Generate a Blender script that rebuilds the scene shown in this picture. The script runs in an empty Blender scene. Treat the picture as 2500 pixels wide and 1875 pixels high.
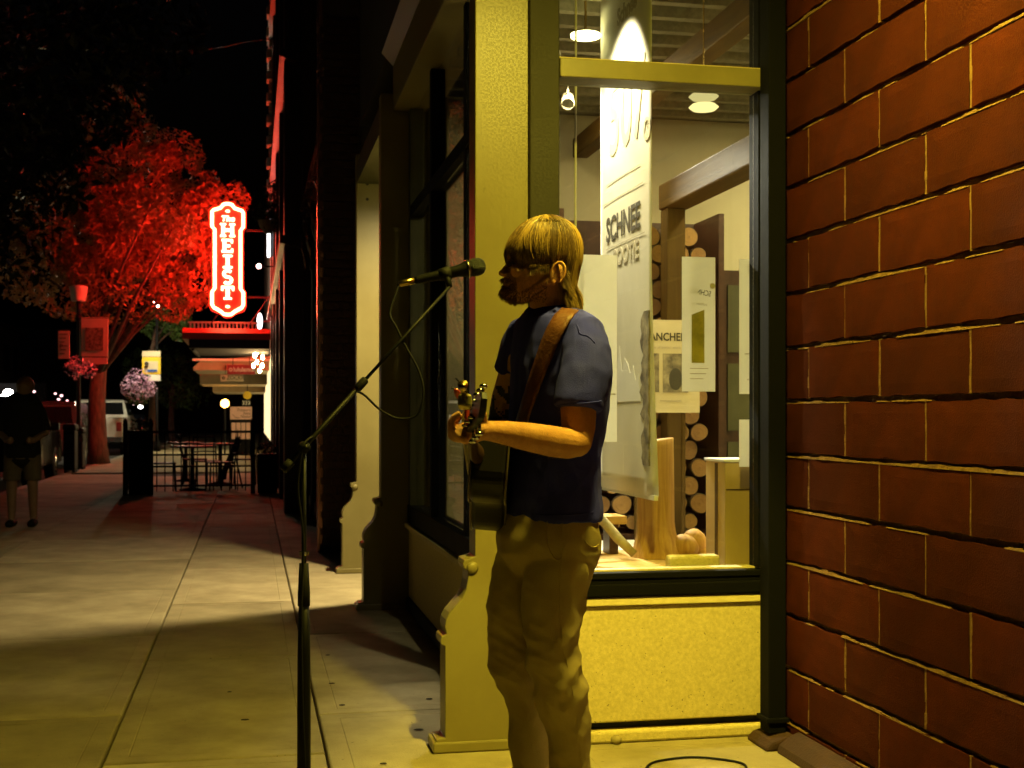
import bpy, math, random
import numpy as np
from mathutils import Vector, Matrix, noise
from mathutils.bvhtree import BVHTree

random.seed(7)
S = bpy.context.scene
COL = S.collection
R_ = math.radians
PI = math.pi

# ------------------------------------------------------------------ camera
EYE = Vector((0.0, 0.0, 1.22))
YAW = R_(11.5)
FPX = 3125.0                       # focal length in pixels of the 2500 px wide photograph
cam_data = bpy.data.cameras.new("camera")
cam_data.sensor_width = 36.0
cam_data.lens = 45.0
cam_data.shift_y = 0.031
cam_data.clip_start = 0.05
cam_data.clip_end = 400.0
cam_data.dof.use_dof = True
cam_data.dof.focus_distance = 3.5
cam_data.dof.aperture_fstop = 9.0
cam = bpy.data.objects.new("camera", cam_data)
cam.location = EYE
cam.rotation_euler = (PI / 2, 0, -YAW)
COL.objects.link(cam)
S.camera = cam

# ------------------------------------------------------------------ world: a night sky
world = bpy.data.worlds.new("World")
S.world = world
world.use_nodes = True
wn = world.node_tree.nodes
sky = wn.new("ShaderNodeTexSky")
sky.sky_type = 'NISHITA'
sky.sun_disc = False
sky.sun_elevation = R_(-4.0)
sky.sun_rotation = R_(140)
bg = wn["Background"]
bg.inputs["Strength"].default_value = 0.04
world.node_tree.links.new(sky.outputs[0], bg.inputs["Color"])

# ------------------------------------------------------------------ exposure
S.render.engine = 'CYCLES'
S.view_settings.view_transform = 'Standard'
S.view_settings.look = 'None'
S.view_settings.exposure = 0.0
S.view_settings.gamma = 1.0
S.view_settings.use_curve_mapping = False
S.cycles.use_denoising = True
try:
    S.cycles.denoiser = 'OPENIMAGEDENOISE'
except Exception:
    pass
S.cycles.max_bounces = 6
S.cycles.diffuse_bounces = 4
S.cycles.glossy_bounces = 3
S.cycles.transmission_bounces = 4
S.cycles.transparent_max_bounces = 10
S.cycles.sample_clamp_indirect = 3.0
S.cycles.sample_clamp_direct = 0.0
S.cycles.caustics_reflective = False
S.cycles.caustics_refractive = False

# ------------------------------------------------------------------ vectors of the view, used to take real positions
RV = Vector((math.cos(YAW), -math.sin(YAW), 0))
FV = Vector((math.sin(YAW), math.cos(YAW), 0))
ZV = Vector((0, 0, 1))


def W(px, py, d):
    """world point that lies d metres ahead of the eye on the ray through (px, py)"""
    return EYE + d * (FV + ((px - 1250) / FPX) * RV + ((1015 - py) / FPX) * ZV)


def V(*a):
    return Vector(a)


# ------------------------------------------------------------------ helpers: objects
def link(o):
    COL.objects.link(o)
    return o


def tag(o, label=None, cat=None, group=None, kind=None):
    if label: o["label"] = label
    if cat: o["category"] = cat
    if group: o["group"] = group
    if kind: o["kind"] = kind
    return o


def empty(name, loc, label=None, cat=None, group=None, kind=None):
    o = bpy.data.objects.new(name, None)
    o.empty_display_size = 0.1
    o.location = loc
    link(o)
    return tag(o, label, cat, group, kind)


def adopt(o, parent):
    if parent is not None:
        o.parent = parent
        o.matrix_parent_inverse = parent.matrix_basis.inverted() if parent.parent is None else Matrix.Identity(4)
    return o


class MB:
    def __init__(self):
        self.v = []
        self.f = []

    def add(self, vs, fs):
        n = len(self.v)
        self.v += [tuple(p) for p in vs]
        self.f += [tuple(i + n for i in q) for q in fs]
        return self

    def box(self, x0, x1, y0, y1, z0, z1):
        vs = [(x, y, z) for x in (x0, x1) for y in (y0, y1) for z in (z0, z1)]
        fs = [(0, 1, 3, 2), (4, 6, 7, 5), (0, 4, 5, 1), (2, 3, 7, 6), (0, 2, 6, 4), (1, 5, 7, 3)]
        return self.add(vs, fs)

    def cbox(self, c, sx, sy, sz, rz=0.0, m=None):
        mm = Matrix.Rotation(rz, 3, 'Z') if m is None else m
        vs = []
        for x in (-.5, .5):
            for y in (-.5, .5):
                for z in (-.5, .5):
                    vs.append(Vector(c) + mm @ Vector((x * sx, y * sy, z * sz)))
        fs = [(0, 1, 3, 2), (4, 6, 7, 5), (0, 4, 5, 1), (2, 3, 7, 6), (0, 2, 6, 4), (1, 5, 7, 3)]
        return self.add(vs, fs)

    def prism(self, poly, a, b, fn):
        """poly 2-D points; fn(u, v, w) -> 3-D; extruded from w=a to w=b"""
        n = len(poly)
        vs = [fn(u, v, a) for u, v in poly] + [fn(u, v, b) for u, v in poly]
        fs = [tuple(range(n - 1, -1, -1)), tuple(range(n, 2 * n))]
        fs += [(i, (i + 1) % n, n + (i + 1) % n, n + i) for i in range(n)]
        return self.add(vs, fs)

    def tube(self, path, rad, n=12, ref=None, cap=True):
        path = [Vector(p) for p in path]
        k = len(path)
        if not hasattr(rad, '__len__'):
            rad = [rad] * k
        ref = Vector(ref) if ref is not None else None
        vs = []
        pa = None
        for i, p in enumerate(path):
            t = (path[min(i + 1, k - 1)] - path[max(i - 1, 0)])
            if t.length < 1e-9: t = Vector((0, 0, 1))
            t.normalize()
            if ref is not None:
                a = ref - t * ref.dot(t)
            elif pa is not None:
                a = pa - t * pa.dot(t)
            else:
                q = Vector((0, 0, 1)) if abs(t.z) < .9 else Vector((1, 0, 0))
                a = q - t * q.dot(t)
            if a.length < 1e-6:
                a = t.orthogonal()
            a.normalize()
            pa = a
            b = t.cross(a)
            r = rad[i]
            ra, rb = (r if hasattr(r, '__len__') else (r, r))
            for j in range(n):
                th = 2 * PI * j / n
                vs.append(p + a * (ra * math.cos(th)) + b * (rb * math.sin(th)))
        fs = []
        for i in range(k - 1):
            for j in range(n):
                j2 = (j + 1) % n
                fs.append((i * n + j, i * n + j2, (i + 1) * n + j2, (i + 1) * n + j))
        if cap:
            fs.append(tuple(range(n - 1, -1, -1)))
            fs.append(tuple((k - 1) * n + j for j in range(n)))
        return self.add(vs, fs)

    def ctube(self, path, rad, n=12, ref=None, steps=4):
        """round-ended limb: tube with hemispherical ends"""
        path = [Vector(p) for p in path]
        rad = list(rad) if hasattr(rad, '__len__') else [rad] * len(path)
        t0 = (path[0] - path[1]).normalized()
        t1 = (path[-1] - path[-2]).normalized()
        def mul(r, s):
            return (r[0] * s, r[1] * s) if hasattr(r, '__len__') else r * s
        def mean(r):
            return (r[0] + r[1]) / 2 if hasattr(r, '__len__') else r
        P, Q = [], []
        for i in range(steps):
            an = PI / 2 * (1 - (i + .25) / steps)
            P.append(path[0] + t0 * mean(rad[0]) * math.sin(an)); Q.append(mul(rad[0], math.cos(an)))
        P += path; Q += rad
        for i in range(steps):
            an = PI / 2 * ((i + .75) / steps)
            P.append(path[-1] + t1 * mean(rad[-1]) * math.sin(an)); Q.append(mul(rad[-1], math.cos(an)))
        return self.tube(P, Q, n, ref)

    def ell(self, c, rx, ry, rz, m=None, nu=16, nv=10):
        c = Vector(c)
        mm = Matrix.Identity(3) if m is None else m
        vs = [c + mm @ Vector((0, 0, rz))]
        for i in range(1, nv):
            a = PI * i / nv
            for j in range(nu):
                b = 2 * PI * j / nu
                vs.append(c + mm @ Vector((rx * math.sin(a) * math.cos(b), ry * math.sin(a) * math.sin(b), rz * math.cos(a))))
        vs.append(c - mm @ Vector((0, 0, rz)))
        fs = []
        for j in range(nu):
            fs.append((0, 1 + j, 1 + (j + 1) % nu))
        for i in range(nv - 2):
            for j in range(nu):
                p = 1 + i * nu + j; q = 1 + i * nu + (j + 1) % nu
                fs.append((p, p + nu, q + nu, q))
        L = len(vs) - 1
        for j in range(nu):
            fs.append((L, 1 + (nv - 2) * nu + (j + 1) % nu, 1 + (nv - 2) * nu + j))
        return self.add(vs, fs)

    def lathe(self, prof, c=(0, 0, 0), n=20, m=None, cap=True):
        c = Vector(c)
        mm = Matrix.Identity(3) if m is None else m
        vs = []
        for r, z in prof:
            for j in range(n):
                b = 2 * PI * j / n
                vs.append(c + mm @ Vector((r * math.cos(b), r * math.sin(b), z)))
        fs = []
        for i in range(len(prof) - 1):
            for j in range(n):
                j2 = (j + 1) % n
                fs.append((i * n + j, i * n + j2, (i + 1) * n + j2, (i + 1) * n + j))
        if cap:
            fs.append(tuple(range(n - 1, -1, -1)))
            fs.append(tuple((len(prof) - 1) * n + j for j in range(n)))
        return self.add(vs, fs)

    def grid(self, rows, close=False):
        n = len(rows[0])
        vs = [p for r in rows for p in r]
        fs = []
        for i in range(len(rows) - 1):
            for j in range(n if close else n - 1):
                j2 = (j + 1) % n
                fs.append((i * n + j, i * n + j2, (i + 1) * n + j2, (i + 1) * n + j))
        return self.add(vs, fs)

    def mesh(self, name, mat, smooth=False):
        me = bpy.data.meshes.new(name)
        me.from_pydata(self.v, [], self.f)
        if mat is not None:
            me.materials.append(mat)
        if smooth:
            me.polygons.foreach_set("use_smooth", [True] * len(me.polygons))
        me.update()
        return me

    def build(self, name, mat, parent=None, smooth=False, bevel=0.0, seg=2, loc=None):
        me = self.mesh(name, mat, smooth)
        o = bpy.data.objects.new(name, me)
        if loc is not None:
            o.location = loc
        link(o)
        adopt(o, parent)
        if bevel > 0:
            b = o.modifiers.new("bevel", 'BEVEL')
            b.width = bevel; b.segments = seg; b.limit_method = 'ANGLE'; b.angle_limit = R_(40)
        return o


def recalc(o):
    import bmesh
    bm = bmesh.new(); bm.from_mesh(o.data)
    bmesh.ops.recalc_face_normals(bm, faces=bm.faces)
    bm.to_mesh(o.data); bm.free()
    return o


def children(o):
    return [c for c in COL.objects if c.parent == o]


def copy_tree(o, parent=None):
    c = o.copy()
    link(c)
    if parent is not None:
        c.parent = parent
    for ch in list(o.children):
        copy_tree(ch, c)
    return c


def write(name, s, size, origin, xaxis, yaxis, mat, parent=None, extrude=0.001, align='CENTER', sx=1.0, shear=0.0, bold=0.0):
    cu = bpy.data.curves.new(name, 'FONT')
    cu.body = s
    cu.size = size
    cu.align_x = align
    cu.align_y = 'CENTER'
    cu.extrude = extrude
    cu.offset = bold
    cu.shear = shear
    cu.resolution_u = 3
    cu.materials.append(mat)
    o = bpy.data.objects.new(name, cu)
    x = Vector(xaxis).normalized() * sx
    y = Vector(yaxis).normalized()
    z = Vector(xaxis).normalized().cross(y)
    m = Matrix(((x.x, y.x, z.x, origin[0]), (x.y, y.y, z.y, origin[1]), (x.z, y.z, z.z, origin[2]), (0, 0, 0, 1)))
    me = bpy.data.meshes.new_from_object(o)
    bpy.data.objects.remove(o)
    me.name = name
    if not me.materials: me.materials.append(mat)
    o = bpy.data.objects.new(name, me)
    link(o)
    o.matrix_basis = m
    adopt(o, parent)
    return o


# ------------------------------------------------------------------ helpers: materials
def nn(nt, t, **kw):
    n = nt.nodes.new(t)
    for k, v in kw.items():
        setattr(n, k, v)
    return n


def mat(name, c1, c2=None, scale=8.0, rough=0.7, bump=0.0, bscale=60.0, metal=0.0, spec=0.5, detail=6.0, stretch=(1, 1, 1), coat=0.0, speck=None, transl=0.0):
    m = bpy.data.materials.new(name)
    m.use_nodes = True
    nt = m.node_tree
    b = nt.nodes["Principled BSDF"]
    b.inputs["Roughness"].default_value = rough
    b.inputs["Metallic"].default_value = metal
    b.inputs["Specular IOR Level"].default_value = spec
    b.inputs["Coat Weight"].default_value = coat
    tc = nn(nt, "ShaderNodeTexCoord")
    mp = nn(nt, "ShaderNodeMapping")
    mp.inputs["Scale"].default_value = stretch
    nt.links.new(tc.outputs["Object"], mp.inputs["Vector"])
    if c2 is None:
        c2 = tuple(x * 0.8 for x in c1)
    nz = nn(nt, "ShaderNodeTexNoise")
    nz.inputs["Scale"].default_value = scale
    nz.inputs["Detail"].default_value = detail
    nz.inputs["Roughness"].default_value = 0.62
    nt.links.new(mp.outputs[0], nz.inputs["Vector"])
    cr = nn(nt, "ShaderNodeValToRGB")
    cr.color_ramp.elements[0].position = 0.35
    cr.color_ramp.elements[1].position = 0.68
    cr.color_ramp.elements[0].color = (*c2, 1)
    cr.color_ramp.elements[1].color = (*c1, 1)
    nt.links.new(nz.outputs["Fac"], cr.inputs["Fac"])
    out = cr.outputs["Color"]
    if speck:
        sc, thr, colr = speck
        vz = nn(nt, "ShaderNodeTexNoise")
        vz.inputs["Scale"].default_value = sc
        vz.inputs["Detail"].default_value = 2.0
        nt.links.new(mp.outputs[0], vz.inputs["Vector"])
        r2 = nn(nt, "ShaderNodeValToRGB")
        r2.color_ramp.elements[0].position = thr
        r2.color_ramp.elements[1].position = thr + .05
        r2.color_ramp.elements[0].color = (0, 0, 0, 1)
        r2.color_ramp.elements[1].color = (1, 1, 1, 1)
        nt.links.new(vz.outputs["Fac"], r2.inputs["Fac"])
        mx = nn(nt, "ShaderNodeMix", data_type='RGBA')
        nt.links.new(r2.outputs["Color"], mx.inputs["Factor"])
        nt.links.new(out, mx.inputs["A"])
        mx.inputs["B"].default_value = (*colr, 1)
        out = mx.outputs["Result"]
    nt.links.new(out, b.inputs["Base Color"])
    # uneven gloss
    mr = nn(nt, "ShaderNodeMapRange")
    mr.inputs["To Min"].default_value = max(0.02, rough - 0.1)
    mr.inputs["To Max"].default_value = min(1.0, rough + 0.1)
    nt.links.new(nz.outputs["Fac"], mr.inputs["Value"])
    nt.links.new(mr.outputs[0], b.inputs["Roughness"])
    if bump > 0:
        bz = nn(nt, "ShaderNodeTexNoise")
        bz.inputs["Scale"].default_value = bscale
        bz.inputs["Detail"].default_value = 5.0
        nt.links.new(mp.outputs[0], bz.inputs["Vector"])
        bp = nn(nt, "ShaderNodeBump")
        bp.inputs["Strength"].default_value = bump
        bp.inputs["Distance"].default_value = 0.01
        nt.links.new(bz.outputs["Fac"], bp.inputs["Height"])
        nt.links.new(bp.outputs["Normal"], b.inputs["Normal"])
    if transl > 0:
        tr = nn(nt, "ShaderNodeBsdfTranslucent")
        nt.links.new(out, tr.inputs["Color"])
        ms = nn(nt, "ShaderNodeMixShader")
        ms.inputs[0].default_value = transl
        nt.links.new(b.outputs[0], ms.inputs[1])
        nt.links.new(tr.outputs[0], ms.inputs[2])
        nt.links.new(ms.outputs[0], nt.nodes["Material Output"].inputs["Surface"])
    return m


def emit(name, col, strength):
    m = bpy.data.materials.new(name)
    m.use_nodes = True
    nt = m.node_tree
    nt.nodes.remove(nt.nodes["Principled BSDF"])
    e = nn(nt, "ShaderNodeEmission")
    e.inputs["Color"].default_value = (*col, 1)
    e.inputs["Strength"].default_value = strength
    nt.links.new(e.outputs[0], nt.nodes["Material Output"].inputs["Surface"])
    return m


def glass(name, tint=(1, 1, 1), ior=1.5, gain=1.0):
    m = bpy.data.materials.new(name)
    m.use_nodes = True
    nt = m.node_tree
    nt.nodes.remove(nt.nodes["Principled BSDF"])
    tr = nn(nt, "ShaderNodeBsdfTransparent")
    tr.inputs["Color"].default_value = (*tint, 1)
    gl = nn(nt, "ShaderNodeBsdfGlossy")
    gl.inputs["Roughness"].default_value = 0.0
    gl.inputs["Color"].default_value = (gain, gain, gain, 1)
    fr = nn(nt, "ShaderNodeFresnel")
    ge = nn(nt, "ShaderNodeNewGeometry")
    mi = nn(nt, "ShaderNodeMapRange")
    mi.inputs["To Min"].default_value = ior
    mi.inputs["To Max"].default_value = 1.0 / ior
    nt.links.new(ge.outputs["Backfacing"], mi.inputs["Value"])
    nt.links.new(mi.outputs[0], fr.inputs["IOR"])
    ms = nn(nt, "ShaderNodeMixShader")
    nt.links.new(fr.outputs[0], ms.inputs[0])
    nt.links.new(tr.outputs[0], ms.inputs[1])
    nt.links.new(gl.outputs[0], ms.inputs[2])
    nt.links.new(ms.outputs[0], nt.nodes["Material Output"].inputs["Surface"])
    return m


def wood(name, c1, c2, axis='Z', scale=6.0, rough=0.6):
    m = bpy.data.materials.new(name)
    m.use_nodes = True
    nt = m.node_tree
    b = nt.nodes["Principled BSDF"]
    b.inputs["Roughness"].default_value = rough
    b.inputs["Specular IOR Level"].default_value = .12
    tc = nn(nt, "ShaderNodeTexCoord")
    mp = nn(nt, "ShaderNodeMapping")
    mp.inputs["Scale"].default_value = {'Z': (1, 1, .07), 'Y': (1, .07, 1), 'X': (.07, 1, 1)}[axis]
    nz = nn(nt, "ShaderNodeTexNoise")
    nz.inputs["Scale"].default_value = scale * 8
    nz.inputs["Detail"].default_value = 8
    nz.inputs["Distortion"].default_value = .8
    cr = nn(nt, "ShaderNodeValToRGB")
    cr.color_ramp.elements[0].position = .3
    cr.color_ramp.elements[1].position = .7
    cr.color_ramp.elements[0].color = (*c2, 1)
    cr.color_ramp.elements[1].color = (*c1, 1)
    bp = nn(nt, "ShaderNodeBump")
    bp.inputs["Strength"].default_value = .3
    bp.inputs["Distance"].default_value = .005
    L = nt.links.new
    L(tc.outputs["Object"], mp.inputs[0]); L(mp.outputs[0], nz.inputs["Vector"])
    L(nz.outputs["Fac"], cr.inputs[0]); L(cr.outputs[0], b.inputs["Base Color"])
    L(nz.outputs["Fac"], bp.inputs["Height"]); L(bp.outputs[0], b.inputs["Normal"])
    return m


M = {}
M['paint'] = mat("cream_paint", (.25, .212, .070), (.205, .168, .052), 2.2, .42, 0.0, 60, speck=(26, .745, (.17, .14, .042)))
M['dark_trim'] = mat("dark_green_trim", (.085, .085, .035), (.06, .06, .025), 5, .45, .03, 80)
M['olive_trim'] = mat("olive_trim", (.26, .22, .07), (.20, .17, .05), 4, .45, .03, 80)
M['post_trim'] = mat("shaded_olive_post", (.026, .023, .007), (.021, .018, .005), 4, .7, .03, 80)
M['black_steel'] = mat("black_steel", (.004, .004, .0035), (.003, .003, .0025), 10, .8, spec=.12, bump=.05, bscale=60)
M['stone'] = mat("sand_stone", (.74, .62, .26), (.58, .475, .18), 75, .85, .18, 200, speck=(95, .70, (.22, .17, .06)))
M['stone_cap'] = mat("stone_cap", (.68, .58, .27), (.58, .48, .2), 20, .7, .15, 120)
M['concrete'] = mat("concrete", (.45, .38, .22), (.26, .215, .115), 2.2, .78, .25, 140, spec=.15, detail=10, speck=(40, .70, (.2, .16, .08)))
M['concrete2'] = mat("worn_concrete", (.42, .35, .20), (.23, .19, .10), 1.6, .8, .25, 120, spec=.15, detail=10, speck=(33, .69, (.18, .15, .08)))
M['concrete3'] = mat("pale_concrete", (.49, .41, .24), (.30, .25, .135), 2.8, .75, .25, 150, spec=.15, detail=10, speck=(47, .70, (.2, .16, .09)))
M['joint'] = mat("joint_dirt", (.05, .04, .02), (.03, .025, .012), 30, .95, .3, 90)
M['asphalt'] = mat("asphalt", (.05, .048, .045), (.035, .034, .032), 20, .8, .4, 150)
M['curb'] = mat("kerb_concrete", (.34, .31, .25), (.25, .23, .18), 8, .85, .3, 120)
M['block'] = mat("red_brown_block", (.080, .0135, .0025), (.052, .0088, .0016), 7, .9, .22, 210, spec=.1, speck=(60, .70, (.04, .007, .0013)))
M['block2'] = mat("darker_red_block", (.062, .0105, .0019), (.041, .007, .0013), 5, .9, .22, 190, spec=.1, speck=(55, .70, (.035, .006, .0012)))
M['mortar'] = mat("yellow_mortar", (.25, .135, .032), (.16, .08, .02), 25, .9, .5, 90)
M['dark_brick'] = mat("dark_brick", (.055, .022, .014), (.035, .014, .010), 12, .85, .3, 90)
M['dark_mortar'] = mat("dark_mortar", (.06, .045, .035), (.04, .03, .025), 20, .9)
M['dark_wall'] = mat("dark_wall", (.02, .016, .012), (.012, .010, .008), 4, .8)
M['iron'] = mat("dark_iron_paint", (.05, .02, .016), (.03, .013, .01), 6, .4, .1, 50)
M['cornice'] = mat("cornice_paint", (.45, .22, .16), (.36, .16, .12), 6, .25, metal=.7)
M['black'] = mat("black_paint", (.004, .004, .004), (.003, .003, .003), 10, .55, spec=.2)
M['black_matte'] = mat("black_matte", (.008, .008, .008), (.005, .005, .005), 10, .8)
M['rubber'] = mat("rubber", (.007, .007, .007), (.005, .005, .005), 10, .7, spec=.2)
M['chrome'] = mat("chrome", (.7, .7, .68), (.6, .6, .58), 10, .18, metal=1.0)
M['brass'] = mat("brass", (.75, .55, .2), (.6, .42, .14), 10, .25, metal=1.0)
M['drywall'] = mat("drywall", (.50, .45, .30), (.45, .40, .26), 3, .9)
M['ceiling'] = mat("shop_ceiling", (.22, .19, .11), (.15, .13, .07), 30, .9, .5, 40)
M['white_paint'] = mat("white_paint", (.78, .76, .66), (.72, .70, .6), 6, .6)
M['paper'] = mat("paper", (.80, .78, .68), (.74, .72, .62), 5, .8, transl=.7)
M['banner'] = mat("banner_fabric", (.78, .75, .62), (.66, .63, .5), 2.5, .8, .05, 40, transl=.35, stretch=(1, 1, .5))
M['ink'] = mat("dark_ink", (.045, .04, .02), (.03, .028, .014), 20, .7)
M['ink2'] = mat("pale_ink", (.42, .38, .26), (.36, .32, .22), 20, .8)
M['greyprint'] = mat("grey_print", (.34, .29, .17), (.05, .042, .025), 16, .8, detail=9)
M['yellowprint'] = mat("yellow_print", (.5, .42, .08), (.2, .17, .04), 5, .8)
M['cardboard'] = mat("cardboard", (.50, .36, .13), (.44, .31, .11), 5, .85, .1, 60)
M['platform'] = wood("platform_wood", (.55, .38, .14), (.42, .27, .09), 'X', 3)
M['timber'] = wood("timber", (.095, .056, .012), (.06, .034, .007), 'Y', 3)
M['timberz'] = wood("timber_post", (.09, .056, .013), (.06, .035, .008), 'Z', 3)
M['stump'] = wood("stump_wood", (.56, .36, .11), (.30, .16, .045), 'Z', 5)
M['log_end'] = mat("log_end", (.40, .22, .075), (.24, .12, .04), 26, .85, .3, 60)
def rings(name, c1, c2, seed):
    m = bpy.data.materials.new(name); m.use_nodes = True
    nt = m.node_tree; b = nt.nodes["Principled BSDF"]; b.inputs["Roughness"].default_value = .85
    tc = nn(nt, "ShaderNodeTexCoord"); wv = nn(nt, "ShaderNodeTexWave", wave_type='RINGS', rings_direction='Y')
    wv.inputs["Scale"].default_value = 60; wv.inputs["Distortion"].default_value = 3.5; wv.inputs["Detail"].default_value = 3
    nz = nn(nt, "ShaderNodeTexNoise"); nz.inputs["Scale"].default_value = 18 + seed
    mx = nn(nt, "ShaderNodeMath", operation='MULTIPLY')
    cr = nn(nt, "ShaderNodeValToRGB"); cr.color_ramp.elements[0].color = (*c2, 1); cr.color_ramp.elements[1].color = (*c1, 1)
    cr.color_ramp.elements[0].position = .1; cr.color_ramp.elements[1].position = .5
    L = nt.links.new
    L(tc.outputs["Object"], wv.inputs["Vector"]); L(tc.outputs["Object"], nz.inputs["Vector"])
    L(wv.outputs["Fac"], mx.inputs[0]); L(nz.outputs["Fac"], mx.inputs[1]); L(mx.outputs[0], cr.inputs[0]); L(cr.outputs[0], b.inputs["Base Color"])
    return m
M['log_end'] = rings("log_end", (.42, .25, .08), (.26, .145, .045), 1)
M['log_end2'] = rings("log_end_dark", (.32, .18, .06), (.19, .10, .032), 5)
M['bark'] = mat("bark", (.07, .045, .022), (.04, .025, .012), 25, .95, .8, 40)
M['trunk'] = mat("tree_bark", (.12, .07, .045), (.045, .028, .018), 14, .95, 1.0, 22, stretch=(1, 1, .25))
M['branch'] = mat("bleached_branch", (.42, .36, .16), (.28, .22, .09), 12, .8, .4, 60)
M['skin'] = mat("skin", (.64, .335, .12), (.50, .235, .075), 30, .55, .35, 260, spec=.35)
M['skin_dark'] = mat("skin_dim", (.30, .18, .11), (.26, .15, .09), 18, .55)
M['tattoo'] = mat("tattoo_ink", (.035, .03, .025), (.02, .018, .015), 60, .6)
M['hair'] = mat("blond_hair", (.36, .235, .055), (.22, .135, .032), 40, .40, stretch=(1, 1, .2))
M['hair_dark'] = mat("brown_hair", (.13, .075, .02), (.08, .045, .013), 40, .45, stretch=(1, 1, .2))
M['beard'] = mat("brown_beard", (.30, .155, .05), (.19, .095, .03), 40, .5)
M['eye'] = mat("eye_dark", (.04, .03, .02), (.03, .02, .015), 5, .2)
M['shirt'] = mat("blue_cotton", (.024, .030, .48), (.018, .023, .36), 10, .9, .25, 420)
M['pants'] = mat("khaki_cotton", (.48, .385, .155), (.39, .30, .115), 9, .9, .3, 420)
M['leather'] = mat("brown_leather", (.16, .055, .018), (.11, .036, .011), 14, .55, .3, 120)
M['guitar'] = mat("black_lacquer", (.005, .004, .004), (.004, .003, .003), 6, .42, spec=.35)
M['binding'] = mat("dark_binding", (.09, .07, .03), None, 6, .4)
M['rosewood'] = mat("dark_rosewood", (.06, .025, .012), (.035, .015, .008), 20, .4)
M['string'] = mat("bronze_string", (.6, .45, .2), None, 20, .3, metal=1.0)
M['capo'] = mat("gold_capo", (.70, .62, .22), (.6, .5, .16), 10, .28, metal=.7)
M['red_plastic'] = mat("red_plastic", (.5, .05, .03), (.4, .04, .02), 10, .3)
M['grille'] = mat("mic_grille", (.03, .035, .025), (.008, .009, .007), 160, .45, .9, 300, metal=.4)
M['leaf'] = mat("leaf", (.34, .17, .05), (.24, .12, .035), 3, .5, transl=.35)
M['leaf_dark'] = mat("dark_leaf", (.03, .035, .012), (.02, .024, .008), 3, .6)
M['leaf2'] = mat("leaf_green", (.085, .16, .03), (.06, .11, .02), 3, .5, transl=.35)
M['flower'] = mat("purple_petal", (.45, .22, .42), (.6, .40, .52), 30, .6)
M['flowerleaf'] = mat("basket_leaf", (.07, .10, .03), (.05, .07, .02), 10, .6)
M['car_white'] = mat("white_car_paint", (.62, .62, .56), (.58, .58, .52), 3, .25, coat=.5)
M['car_black'] = mat("black_car_paint", (.008, .008, .009), (.006, .006, .007), 3, .2, coat=.5)
M['car_red'] = mat("red_car_paint", (.15, .02, .015), (.12, .016, .012), 3, .25, coat=.5)
M['car_grey'] = mat("grey_car_paint", (.06, .06, .065), (.05, .05, .055), 3, .25, coat=.5)
M['car_glass'] = mat("car_glass", (.008, .009, .010), None, 3, .06, spec=.8)
M['sign_red'] = mat("sign_red_face", (.60, .06, .04), (.52, .05, .035), 6, .4)
M['crimson'] = mat("crimson_face", (.32, .025, .03), (.28, .02, .025), 6, .5)
M['pink_face'] = mat("pink_face", (.68, .45, .36), (.62, .4, .32), 6, .6)
M['cream_face'] = mat("cream_face", (.60, .52, .34), (.54, .47, .3), 6, .6)
M['yellow_face'] = mat("yellow_face", (.75, .52, .03), (.7, .47, .025), 6, .6)
M['awning'] = mat("awning_canvas", (.42, .34, .20), (.36, .29, .17), 6, .85)
M['globe_off'] = mat("unlit_globe", (.50, .42, .34), (.45, .38, .3), 6, .4)
M['cloth_black'] = mat("black_cloth", (.008, .007, .007), (.005, .005, .005), 20, .9)
M['shorts'] = mat("tan_shorts", (.16, .12, .07), (.12, .09, .05), 20, .9)
M['glass'] = glass("window_glass", (.93, .94, .88), 1.52)
M['vehicle_glow'] = emit("tail_glow", (1.0, .04, .02), 6)
M['head_glow'] = emit("head_glow", (1.0, .92, .85), 30)
M['alcove_lamp'] = emit("alcove_lamp_glow", (1.0, .80, .085), 2000)
M['door_lamp'] = emit("door_lamp_glow", (1.0, .80, .40), 40)
M['shop_lamp'] = emit("shop_lamp_glow", (1.0, .84, .43), 480)
M['shop_lamp_dim'] = emit("dim_lamp_glow", (1.0, .82, .45), 170)
M['neon'] = emit("neon_red", (1.0, .080, .042), 62)
M['neon_border'] = emit("neon_border", (1.0, .10, .040), 50)
M['neon_back'] = emit("neon_red_rear", (1.0, .030, .016), 260)
M['bulb'] = emit("warm_bulb", (1.0, .62, .25), 260)
M['amber'] = emit("amber_globe", (1.0, .42, .06), 30)
M['white_lit'] = emit("white_sign_light", (.95, .97, 1.0), 6)
M['street_lamp'] = emit("street_lamp_glow", (1.0, .88, .58), 1900)
M['lit_window'] = emit("lit_window", (1.0, .78, .38), 1.6)
M['pink_small'] = emit("pink_reflector", (1.0, .55, .55), 4)  # emission standing in for small pink reflections

# ================================================================== THE SETTING: ground
o = MB().box(-60, 40, -15, 160, -.30, -.20).build("ground", M['asphalt']); tag(o, kind="structure")
o = MB().box(-12.0, -3.92, -10, 150, -.19, -.13).build("road", M['asphalt']); tag(o, kind="structure")
kb = empty("kerb", (-3.84, 0, 0), kind="structure")
kme = MB().box(-.075, .075, -.96, .96, -.18, .004).mesh("kerb_stone", M['curb'])
for i in range(40):
    k = bpy.data.objects.new("kerb_stone", kme); link(k)
    k.location = (-3.84, -2 + i * 1.94, 0); adopt(k, kb)
    b = k.modifiers.new("bevel", 'BEVEL'); b.width = .02; b.segments = 2

sw = empty("sidewalk", (0, 0, 0), kind="structure")
MB().box(-3.77, 1.2, -6, 90, -.18, -.035).build("joint_bed", M['joint'], sw)


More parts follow.
